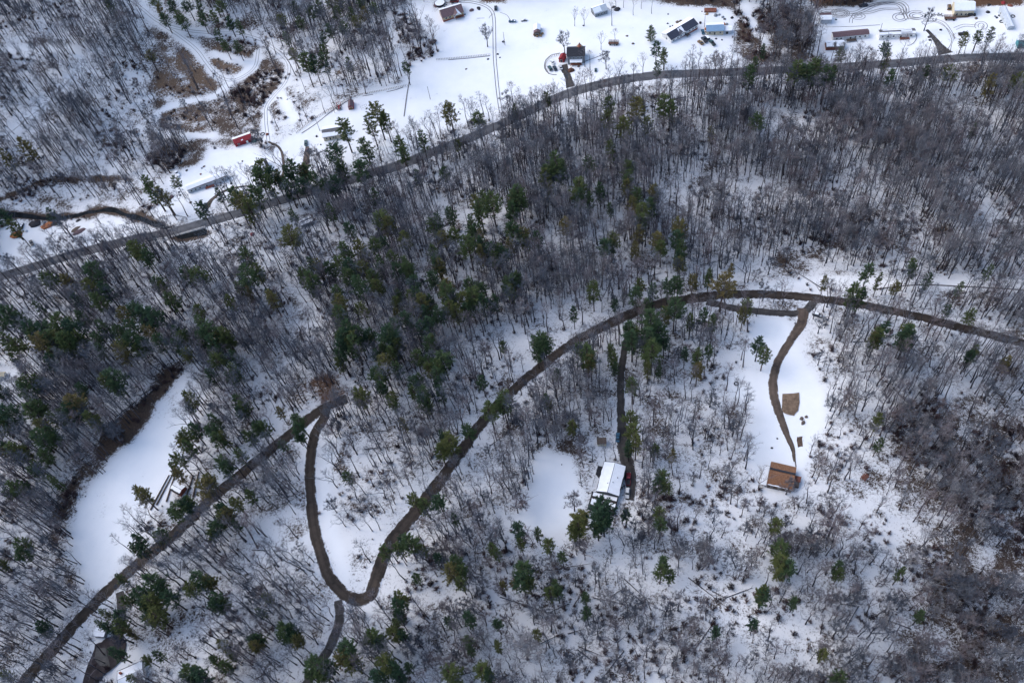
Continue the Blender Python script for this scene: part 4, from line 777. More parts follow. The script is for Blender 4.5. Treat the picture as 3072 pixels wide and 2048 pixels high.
scat = [(645, 445, 'blue-dark', 'dark_car', 1.2), (763, 424, 'dark green', 'green_car', 1.5), (770, 420, 'black', 'rubber', 1.3), (782, 418, 'bluish', 'dark_car', 1.2), (802, 404, 'brown', 'rust_metal', 1.4), (785, 424, 'dark', 'dark_trim', 1.0),
        (560, 512, 'dark', 'dark_trim', 1.0), (606, 505, 'grey', 'grey_siding', .9), (612, 500, 'brown', 'old_wood', .9), (602, 523, 'rust', 'rust_metal', .9), (694, 551, 'square black', 'dark_trim', 1.1), (693, 572, 'blue', 'dark_car', .9), (537, 577, 'navy', 'dark_car', 1.0), (541, 586, 'charcoal', 'dark_trim', .8), (572, 608, 'brown', 'old_wood', 1.1), (515, 592, 'maroon', 'maroon_shingle', 1.8), (727, 484, 'tan', 'old_wood', .7),
        (2003, 71, 'dark', 'dark_trim', .8), (2010, 80, 'round grey', 'grey_siding', .7), (2018, 78, 'black', 'rubber', .6), (2033, 68, 'long grey', 'old_wood', 1.6), (2042, 65, 'long brown', 'old_wood', 1.5), (2079, 62, 'dark', 'dark_trim', 1.0), (2101, 69, 'flat dark', 'dark_trim', 1.2), (2147, 47, 'long grey', 'grey_siding', 1.6), (2158, 45, 'round grey', 'grey_siding', 1.0), (2168, 52, 'low grey', 'grey_siding', 1.1), (2174, 58, 'low dark', 'dark_trim', .9), (2196, 54, 'pointed dark', 'dark_trim', 1.2), (2171, 72, 'orange and dark', 'orange_tarp', 1.3), (2180, 73, 'grey crate-like', 'grey_siding', 1.1), (2118, 88, 'orange and brown', 'orange_tarp', 1.3), (2120, 96, 'brown and cream', 'fresh_wood', 1.1), (2148, 117, 'dark bluish', 'dark_car', .9), (2166, 120, 'small dark', 'dark_trim', .7), (2004, 43, 'tiny dark', 'dark_trim', .6), (2106, 35, 'round black', 'rubber', .6), (2121, 43, 'tan ringed', 'fresh_wood', 1.2),
        (1840, 23, 'square dark', 'dark_trim', 1.5), (1851, 30, 'long dark', 'dark_trim', 2.4), (1714, 212, 'leafy brown', 'leaf_pile', 2.4), (1736, 200, 'brown twiggy', 'old_wood', 1.2), (1795, 180, 'tiny black', 'rubber', .5), (1811, 176, 'small black', 'rubber', .7), (1750, 78, 'small dark', 'dark_trim', .8), (1881, 109, 'low brown', 'old_wood', 1.0), (1899, 132, 'grey', 'old_wood', 1.0),
        (1276, 55, 'tiny dark', 'dark_trim', .5), (1400, 207, 'snowy dark', 'dark_trim', .6), (1398, 208, 'low', 'old_wood', .8), (1464, 178, 'round dark', 'rubber', .8), (1500, 173, 'boxy dark', 'dark_trim', .7), (1493, 163, 'twiggy dark', 'dark_trim', .9), (1296, 168, 'black', 'rubber', 1.1), (1415, 32, 'brown ring-like', 'maroon_shingle', 1.8), (1436, 26, 'dark bushy', 'dark_trim', 1.6), (1395, 44, 'green-blue', 'green_car', .8), (1308, 18, 'purple-brown', 'maroon_shingle', 2.0),
        (2508, 60, 'green', 'green_car', .9), (2789, 112, 'dark junk', 'dark_trim', 1.4), (2790, 121, 'black', 'rubber', .9), (2822, 91, 'dark', 'dark_trim', 1.2), (2862, 62, 'small black', 'rubber', .7), (2928, 56, 'brown', 'old_wood', 1.2), (2967, 16, 'dark', 'dark_trim', 1.3), (2964, 38, 'dark spiky', 'dark_trim', 1.6), (3000, 48, 'dark', 'dark_trim', 1.2), (2990, 54, 'bluish', 'dark_car', 1.0), (2985, 50, 'grey', 'grey_siding', .8), (3010, 10, 'dark red', 'red_metal', 1.6), (3030, 18, 'red-brown', 'rust_metal', 1.6),
        (923, 449, 'brown-white', 'maroon_shingle', 1.4), (950, 409, 'dark', 'dark_trim', .9), (962, 434, 'tiny dark', 'dark_trim', .6), (757, 703, 'dark red', 'red_metal', 1.5), (2405, 1255, 'dark broken', 'old_wood', 1.2), (2410, 1268, 'low brown', 'old_wood', 1.2), (2419, 1250, 'crumbled', 'old_wood', 1.0), (2332, 1315, 'dark tuft-like', 'dark_trim', .5), (2316, 1343, 'small dark', 'dark_trim', .6), (1685, 1393, 'tiny black', 'rubber', .35), (1770, 1385, 'square dark', 'dark_trim', .9)]
near_of = lambda u, v: min(LAND, key=lambda q: (q[0] - u) ** 2 + (q[1] - v) ** 2)
LAND = [(1352, 30, 'the tan house'), (1611, 90, 'the narrow field shed'), (1797, 25, 'the grey barn'), (1728, 155, 'the grey two-storey house'), (2040, 88, 'the long white house'), (2150, 80, 'the blue-roofed garage'), (2550, 100, 'the maroon-roofed trailer'), (2692, 98, 'the snow-patched trailer'), (2894, 20, 'the far white house'), (3022, 55, 'the end-on pale trailer'),
        (725, 415, 'the red-roofed barn'), (617, 545, 'the long pale mobile home'), (775, 497, 'the split-roof mobile home'), (997, 392, 'the half-hidden white house'), (1051, 313, 'the rounded red shed'), (917, 665, 'the woodland camper'), (94, 728, 'the navy car'), (500, 690, 'the creek bridge'), (240, 690, 'the overturned boat'),
        (2345, 1430, 'the brown-roofed cabin'), (2370, 1205, 'the cabin parking pad'), (1834, 1440, 'the snow-roofed house'), (1864, 1180, 'the narrow house driveway'), (1075, 1800, 'the road hairpin'), (970, 1230, 'the three-way road junction'), (532, 1470, 'the red-walled shed'), (392, 2020, 'the white house in the corner'), (350, 1780, 'the side drive fork'), (2400, 930, 'the gravel turnout'),
        (2594, 1430, 'the picnic table'), (1650, 1480, 'the clearing by the snow-roofed house'), (350, 1550, 'the long sloping glade'), (560, 290, 'the brown hillside'), (950, 1500, 'the curved snowy verge'), (1290, 1500, 'the straight road climb'), (1500, 1180, 'the middle road bend'), (1230, 640, 'the highway wood'), (1150, 800, 'the second pine stand'), (1500, 800, 'the third pine stand'), (1900, 650, 'the fourth pine stand'), (700, 1100, 'the first lot'), (2130, 880, 'the road crest'),
        (2450, 210, 'the highway pines'), (2750, 350, 'the upper right forest'), (2900, 950, 'the right end of the gravel road'), (2750, 1250, 'the dark thicket'), (2300, 450, 'the dense far wood'), (2600, 700, 'the red-brown scrub'), (1900, 1850, 'the fallen logs'), (2350, 1700, 'the big round pine'), (2700, 1850, 'the lower right scrub'), (1500, 1850, 'the lower middle wood'), (1200, 1950, 'the bottom pine row'), (700, 1850, 'the lower left wood'), (150, 1400, 'the dark brush band'), (100, 1850, 'the left roadside wood'), (150, 1000, 'the far left pines'), (400, 950, 'the pines left of the lots'), (250, 850, 'the roadside pines by the highway'), (150, 300, 'the upper left wood'), (1000, 100, 'the far hillside pines'), (2100, 1250, 'the wood left of the cabin')]
used_labels = {}
def uniq(s):
    n = used_labels.get(s, 0) + 1; used_labels[s] = n
    return s if n == 1 else s + ', ' + {2: 'second', 3: 'third', 4: 'fourth', 5: 'fifth', 6: 'sixth', 7: 'seventh', 8: 'eighth', 9: 'ninth', 10: 'tenth', 11: 'eleventh', 12: 'twelfth'}.get(n, str(n) + 'th') + ' nearest'
for u, v, ad, mt, r in scat:
    junk('junk_heap', u, v, uniq(f'{ad} heap lying in the snow near {near_of(u, v)[2]}'), 'heap', mt, r * .8, r * .6, rnd.uniform(.9, 1.4), group='small heaps lying in the yards')
# creek bridge: parapet rails, posts and the abutment below the highway
def bridge():
    i0 = np.argmin(np.linalg.norm(hwc - P(470, 708), axis=1)); i1 = np.argmin(np.linalg.norm(hwc - P(610, 668), axis=1))
    seg = hwc[i0:i1 + 1]; nn = hwn[i0:i1 + 1]
    t = thing('creek_bridge', 'highway bridge over the creek with pale side rails', 'bridge', (0, 0, 0))
    for s in (-1, 1):
        q = seg + nn * s * 4.1; z = hgt(q[:, 0], q[:, 1])
        m = MB(); m.tube([(a[0], a[1], b + .95) for a, b in zip(q, z)], [.13] * len(q), 4); m.obj('guard_rail', 'galvanised', t)
        for j in range(0, len(q), 2): m = MB(); m.box(q[j][0] - .07, q[j][0] + .07, q[j][1] - .07, q[j][1] + .07, z[j] - .2, z[j] + .95); m.obj('post', 'galvanised', t)
    q = seg - nn * 4.5; z = hgt(q[:, 0], q[:, 1]); m = MB()
    mid = slice(len(q) // 3, len(q)); q, z = q[mid], z[mid]
    m.loft([[(a[0], a[1], b - .3), (a[0], a[1], b + .35), (a[0] + n_[0] * .9, a[1] + n_[1] * .9, b + .35), (a[0] + n_[0] * .9, a[1] + n_[1] * .9, b - .3)] for a, b, n_ in zip(q, z, nn[mid])]); m.obj('deck_edge', 'concrete', t)
    w = seg[len(seg) // 2:] - nn[len(seg) // 2:] * 6.0; m = MB(); z = hgt(w[:, 0], w[:, 1])
    V = [];
    for a, b, n_ in zip(w, z, nn[len(seg) // 2:]): V += [(a[0] + n_[0] * 1.2, a[1] + n_[1] * 1.2, b + .12), (a[0] - n_[0] * 1.6, a[1] - n_[1] * 1.6, b + .10)]
    m.add(V, [(2 * i, 2 * i + 1, 2 * i + 3, 2 * i + 2) for i in range(len(w) - 1)]); tag(m.obj('creek_mouth', 'water'), kind='structure')
bridge()
# pole stacks by the red-walled shed
for i, (a, b, lab) in enumerate((((452, 1530), (508, 1425), 'long pole lying down the slope, outermost of the stack'), ((470, 1515), (520, 1420), 'long pole lying beside the snowy gap near the red-walled shed'), ((500, 1505), (525, 1425), 'short dark pole next to the red-walled shed'), ((555, 1505), (580, 1425), 'thick dark log beside the red-walled shed'), ((580, 1490), (597, 1415), 'thin log leaning uphill behind the red-walled shed'))):
    p, q = P3(*a), P3(*b); m = MB(); d = Vector(q - p); m.tube([(0, 0, .3), tuple(d * .5 + Vector((0, 0, .35))), tuple(d + Vector((0, 0, .3)))], [.38, .34, .26], 7)
    tag(m.obj('felled_log', 'old_wood', loc=tuple(p)), lab, 'log', 'logs stacked by the red-walled shed')
# fence line across the big field and hedge fences
def fence(pts, label, n, h=1.2, rail=True):
    c = spline(pts, 1.0); t = thing('wire_fence', label, 'fence', (0, 0, 0)); step = max(1, len(c) // n)
    for j in range(0, len(c), step):
        m = MB(); x, y = c[j]; z = float(hgt(x, y)); m.box(x - .09, x + .09, y - .09, y + .09, z - .2, z + h); m.obj('post', 'old_wood', t)
    m = MB()
    for zz in (.5, 1.0): m.tube([(x, y, float(hgt(x, y)) + zz) for x, y in c[::3]], [.035] * len(c[::3]), 3)
    m.obj('wire', 'old_wood', t)
fence([(1310, 181), (1360, 177), (1420, 171), (1470, 166)], 'low dark fence crossing the snow left of the field lane', 22)
fence([(890, 400), (940, 360), (1000, 325), (1060, 292), (1140, 275), (1222, 258)], 'long fence along the hedge behind the rounded red shed', 44)
fence([(1680, 165), (1650, 175), (1636, 200), (1645, 222)], 'curved fence around the parked cars beside the red shed', 20)
fence([(560, 655), (520, 648), (480, 655), (470, 665)], 'short fence along the creek above the bridge', 10)
# ------------------------------------------------------------------ trees
def blade(m, p, d, L, w):
    d = d.normalized(); s = d.cross(Vector((rnd.uniform(-1, 1), rnd.uniform(-1, 1), rnd.uniform(-1, 1)))).normalized() * w * .5
    m.v += [tuple(p - s), tuple(p + s), tuple(p + d * L)]; n = len(m.v); m.f.append((n - 3, n - 2, n - 1)); m.m.append(0)
def bare_proto(seed, H, spread, r0, fork=False, twigs=1.0):
    """trunk mesh, crown mesh (limbs, branches and twigs) of a leafless broad-leaved tree"""
    R = random.Random(seed); global rnd; old = rnd; rnd = R
    tr = MB(); cr = MB(); bend = Vector((R.uniform(-1, 1), R.uniform(-1, 1), 0)) * H * .035
    pts = [Vector((0, 0, -.4))] + [Vector((0, 0, 0)) + bend * math.sin(i * 1.3 + seed) * (i / 7) + bend * .8 * (i / 7) ** 2 * (1 if seed % 2 else -1) + Vector((0, 0, H * .92 * i / 7)) for i in range(8)]
    rs = [r0 * 1.5, r0 * 1.15] + [r0 * (1 - i / 7.6) ** .75 for i in range(1, 8)]
    nt = 5 if spread > .3 else 7
    tr.tube(pts[:nt + 1], rs[:nt + 1], 6)
    cr.tube(pts[nt:], rs[nt:], 4)
    def along(t):
        f = t * 7 + 1; i = min(int(f), 7); return pts[i].lerp(pts[min(i + 1, 8)], f - i), rs[i] + (rs[min(i + 1, 8)] - rs[i]) * (f - i)
    def grow(p, d, L, r, lvl):
        n = 4 if lvl == 0 else 3; q = [p]; dd = d.copy()
        for i in range(n):
            dd = (dd + Vector((R.uniform(-1, 1), R.uniform(-1, 1), R.uniform(-.5, 1) + .25)) * (.20 if lvl < 1 else .3)).normalized(); q.append(q[-1] + dd * L / n)
        cr.tube(q, [max(r * (1 - .75 * i / n), .016) for i in range(n + 1)], 4 if lvl == 0 and r > .09 else 3, cap=False)
        last = 1 if spread < .4 else 2
        if lvl < last:
            for i in range(int((4 if lvl == 0 else 2) * twigs + R.random())):
                t = R.uniform(.25, .98); j = min(int(t * n), n - 1); b = q[j].lerp(q[j + 1], t * n - j); ax = (q[j + 1] - q[j]).normalized()
                sd = ax.orthogonal().normalized(); sd.rotate(Matrix.Rotation(R.uniform(0, 6.283), 3, ax)); nd_ = (ax * .75 + sd * R.uniform(.5, .95) + Vector((0, 0, .3))).normalized()
                grow(b, nd_, L * (1 - t * .55) * R.uniform(.4, .65), r * (.5 - .2 * t), lvl + 1)
        for i in range(int((8 if lvl == last else 4) * twigs)):
            t = R.uniform(.3, 1); j = min(int(t * n), n - 1); b = q[j].lerp(q[j + 1], t * n - j); ax = (q[j + 1] - q[j]).normalized()
            blade(cr, b, ax + Vector((R.uniform(-1, 1), R.uniform(-1, 1), R.uniform(-.4, .9))) * .75, R.uniform(.6, 1.7), .036 + .025 * (spread > .5))
    nl = int(11 if spread < .5 else 12); st = .56 if spread < .3 else .26
    for i in range(nl):
        t = st + (1 - st) * (i + R.random()) / nl; b, r = along(min(t, .99)); a = i * 2.4 + R.uniform(-.5, .5)
        el = R.uniform(.55, .95) - spread * .45 + t * .25
        L = H * (.15 + spread * .34) * (1.15 - .75 * (t - st) / (1 - st)) * R.uniform(.7, 1.15)
        grow(b, Vector((math.cos(a) * math.cos(el), math.sin(a) * math.cos(el), math.sin(el))), L, max(r * .42, .04), 0)
    if fork:
        b, r = along(.35)
        for s in (-1, 1): grow(b, Vector((s * .45, .2 * s, 1)).normalized(), H * .55, r * .8, 0)
    rnd = old
    return tr, cr
def pine_proto(seed, H, Rc, base=.42, density=1.0):
    R = random.Random(seed); global rnd; old = rnd; rnd = R
    tr = MB(); cr = MB(); lean = Vector((R.uniform(-.5, .5), R.uniform(-.5, .5), 0))
    pts = [Vector((0, 0, -.4))] + [lean * (i / 6) ** 2 + Vector((0, 0, H * .97 * i / 6)) for i in range(7)]
    tr.tube(pts, [.34, .3, .26, .22, .17, .12, .07, .03], 6)
    nw = int(15 * density)
    for w in range(nw):
        t = base + (1 - base) * (w + R.random() * .6) / nw; f = (t - base) / (1 - base); c = lean * t * t + Vector((0, 0, H * t))
        prof = math.sin(min(1, f * 1.9 + .28) * 1.5708) * (1 - f) ** .55 + .10
        for bnum in range(R.choice((5, 6, 7))):
            if R.random() < .12: continue
            a = R.uniform(0, 6.283); L = Rc * prof * R.uniform(.6, 1.2); el = .05 + .5 * f + R.uniform(-.1, .2)
            d = Vector((math.cos(a) * math.cos(el), math.sin(a) * math.cos(el), math.sin(el)))
            tip = c + d * L + Vector((0, 0, L * .05)); cr.tube([c, c + d * L * .5 - Vector((0, 0, .08)), tip], [.05, .035, .015], 3, 1, cap=False)
            for s in range(max(3, int(L * 3.0))):
                g = R.uniform(.28, 1.0); sd = Vector((-d.y, d.x, 0)) * R.uniform(-1, 1) * L * .30 * (1.15 - g); q = c + (tip - c) * g + sd + Vector((0, 0, R.uniform(-.1, .22)))
                od = (d + sd * .8 / max(L, .1)).normalized()
                for z in range(12):
                    blade(cr, q, od * .9 + Vector((R.uniform(-1, 1), R.uniform(-1, 1), R.uniform(-.35, 1.0))) * .8, R.uniform(.45, .8), .17)
    for i in range(int(10 * (base > .3))):                                   # dead lower limbs
        t = R.uniform(base * .45, base); a = R.uniform(0, 6.283); c = Vector((0, 0, H * t)); d = Vector((math.cos(a), math.sin(a), R.uniform(-.1, .3))); cr.tube([c, c + d * R.uniform(.8, 2.2)], [.045, .012], 3, 1, cap=False)
    rnd = old
    return tr, cr
def shrub_proto(seed, H=1.8, n=26):
    R = random.Random(seed); global rnd; old = rnd; rnd = R; m = MB()
    for i in range(n):
        a = R.uniform(0, 6.283); d = Vector((math.cos(a) * R.uniform(.2, .9), math.sin(a) * R.uniform(.2, .9), 1)).normalized(); p = Vector((R.uniform(-.4, .4), R.uniform(-.4, .4), -.1)); q = p + d * H * R.uniform(.5, 1.1)
        m.tube([p, p.lerp(q, .55) + Vector((R.uniform(-.2, .2), R.uniform(-.2, .2), 0)), q], [.05, .035, .012], 3, cap=False)
        for j in range(9): blade(m, p.lerp(q, R.uniform(.3, 1)), d + Vector((R.uniform(-1, 1), R.uniform(-1, 1), R.uniform(-.4, 1))), R.uniform(.35, .8), .075)
    rnd = old; return m
def litter_log(seed):
    R = random.Random(seed); m = MB(); L = R.uniform(7, 13); m.tube([(0, 0, .25), (L * .5, R.uniform(-.3, .3), .35), (L, R.uniform(-.5, .5), .25)], [.24, .18, .07], 6)
    for i in range(5):
        t = R.uniform(.5, .95); m.tube([(L * t, 0, .3), (L * t + R.uniform(.5, 1.5), R.uniform(-1.6, 1.6), R.uniform(.4, 1.3))], [.06, .02], 3, cap=False)
    return m
BARE = []      # forest forms 0-7, spreading forms 8-11
for i in range(8): BARE.append(bare_proto(100 + i, 18.0, (.10, .16, .22, .14, .28, .12, .2, .25)[i], .215, fork=i in (4, 7)))
for i in range(4): BARE.append(bare_proto(200 + i, 14.0, (.62, .75, .55, .68)[i], .30, fork=i % 2 == 0, twigs=1.25))
PINE = [pine_proto(300 + i, 20.0, (3.6, 4.0, 3.4, 4.2, 3.8, 3.0)[i], (.40, .46, .35, .5, .42, .3)[i]) for i in range(6)]
PINE.append(pine_proto(310, 20.0, 3.6, .06, 1.4))          # full to the ground
SHR = [shrub_proto(400 + i) for i in range(4)]; LOGS = [litter_log(500 + i) for i in range(4)]
bare_me = [(a.mesh('tree_trunk', 'bark', True), b.mesh('tree_crown', 'twig')) for a, b in BARE]
pine_me = [(a.mesh('pine_trunk', 'pbark', True), b.mesh('pine_crown', ['needle', 'pbark'])) for a, b in PINE]
def joined(name, a, b, mats, fb):
    m = MB(); m.add(a.v, a.f, 0); o = len(m.v); m.v += b.v; m.f += [tuple(i + o for i in f) for f in b.f]; m.m += [x + 1 for x in b.m]
    return m.mesh(name, mats)
srcs = {}
def source(name, meshes):
    c = bpy.data.collections.new(name)
    for i, me_ in enumerate(meshes): c.objects.link(bpy.data.objects.new('%s_source_%02d' % (name, i), me_))
    srcs[name] = c
source('bare', [joined('bare_tree', a, b, ['bark', 'twig'], 0) for a, b in BARE])
source('pine', [joined('pine_tree', a, b, ['pbark', 'needle', 'pbark'], 0) for a, b in PINE])
source('shrub', [m.mesh('shrub', 'shrub') for m in SHR]); source('log', [m.mesh('log', 'bark') for m in LOGS])
def scatter(name, kindname, pts):
    """pts: x, y, z, rotation, scale_xy, scale_z, form, tilt"""
    A = np.array(pts, float); me_ = bpy.data.meshes.new(name); me_.from_pydata(A[:, :3].tolist(), [], [])
    rot = np.stack([A[:, 7] * np.cos(A[:, 3] * 3), A[:, 7] * np.sin(A[:, 3] * 3), A[:, 3]], 1); sc = np.stack([A[:, 4], A[:, 4], A[:, 5]], 1)
    for n_, t_, d_ in (('rot', 'FLOAT_VECTOR', rot), ('size', 'FLOAT_VECTOR', sc)):
        at = me_.attributes.new(n_, t_, 'POINT'); at.data.foreach_set('vector', d_.astype(np.float32).ravel())
    at = me_.attributes.new('form', 'INT', 'POINT'); at.data.foreach_set('value', A[:, 6].astype(np.int32))
    o = bpy.data.objects.new(name, me_); col.objects.link(o); tag(o, kind='stuff')
    g = bpy.data.node_groups.new(name, 'GeometryNodeTree'); g.interface.new_socket('Geometry', in_out='INPUT', socket_type='NodeSocketGeometry'); g.interface.new_socket('Geometry', in_out='OUTPUT', socket_type='NodeSocketGeometry')
    N = g.nodes; L = g.links; gi = N.new('NodeGroupInput'); go = N.new('NodeGroupOutput'); ip = N.new('GeometryNodeInstanceOnPoints'); ci = N.new('GeometryNodeCollectionInfo')
    ci.inputs['Collection'].default_value = srcs[kindname]; ci.inputs['Separate Children'].default_value = True; ci.inputs['Reset Children'].default_value = True
    def na(n_, t_): q = N.new('GeometryNodeInputNamedAttribute'); q.data_type = t_; q.inputs['Name'].default_value = n_; return q.outputs['Attribute']
    L.new(gi.outputs[0], ip.inputs['Points']); L.new(ci.outputs[0], ip.inputs['Instance']); ip.inputs['Pick Instance'].default_value = True
    L.new(na('form', 'INT'), ip.inputs['Instance Index'])
    er = N.new('FunctionNodeEulerToRotation'); L.new(na('rot', 'FLOAT_VECTOR'), er.inputs[0]); L.new(er.outputs[0], ip.inputs['Rotation']); L.new(na('size', 'FLOAT_VECTOR'), ip.inputs['Scale'])
    L.new(ip.outputs[0], go.inputs[0]); md = o.modifiers.new('scatter', 'NODES'); md.node_group = g
    return o

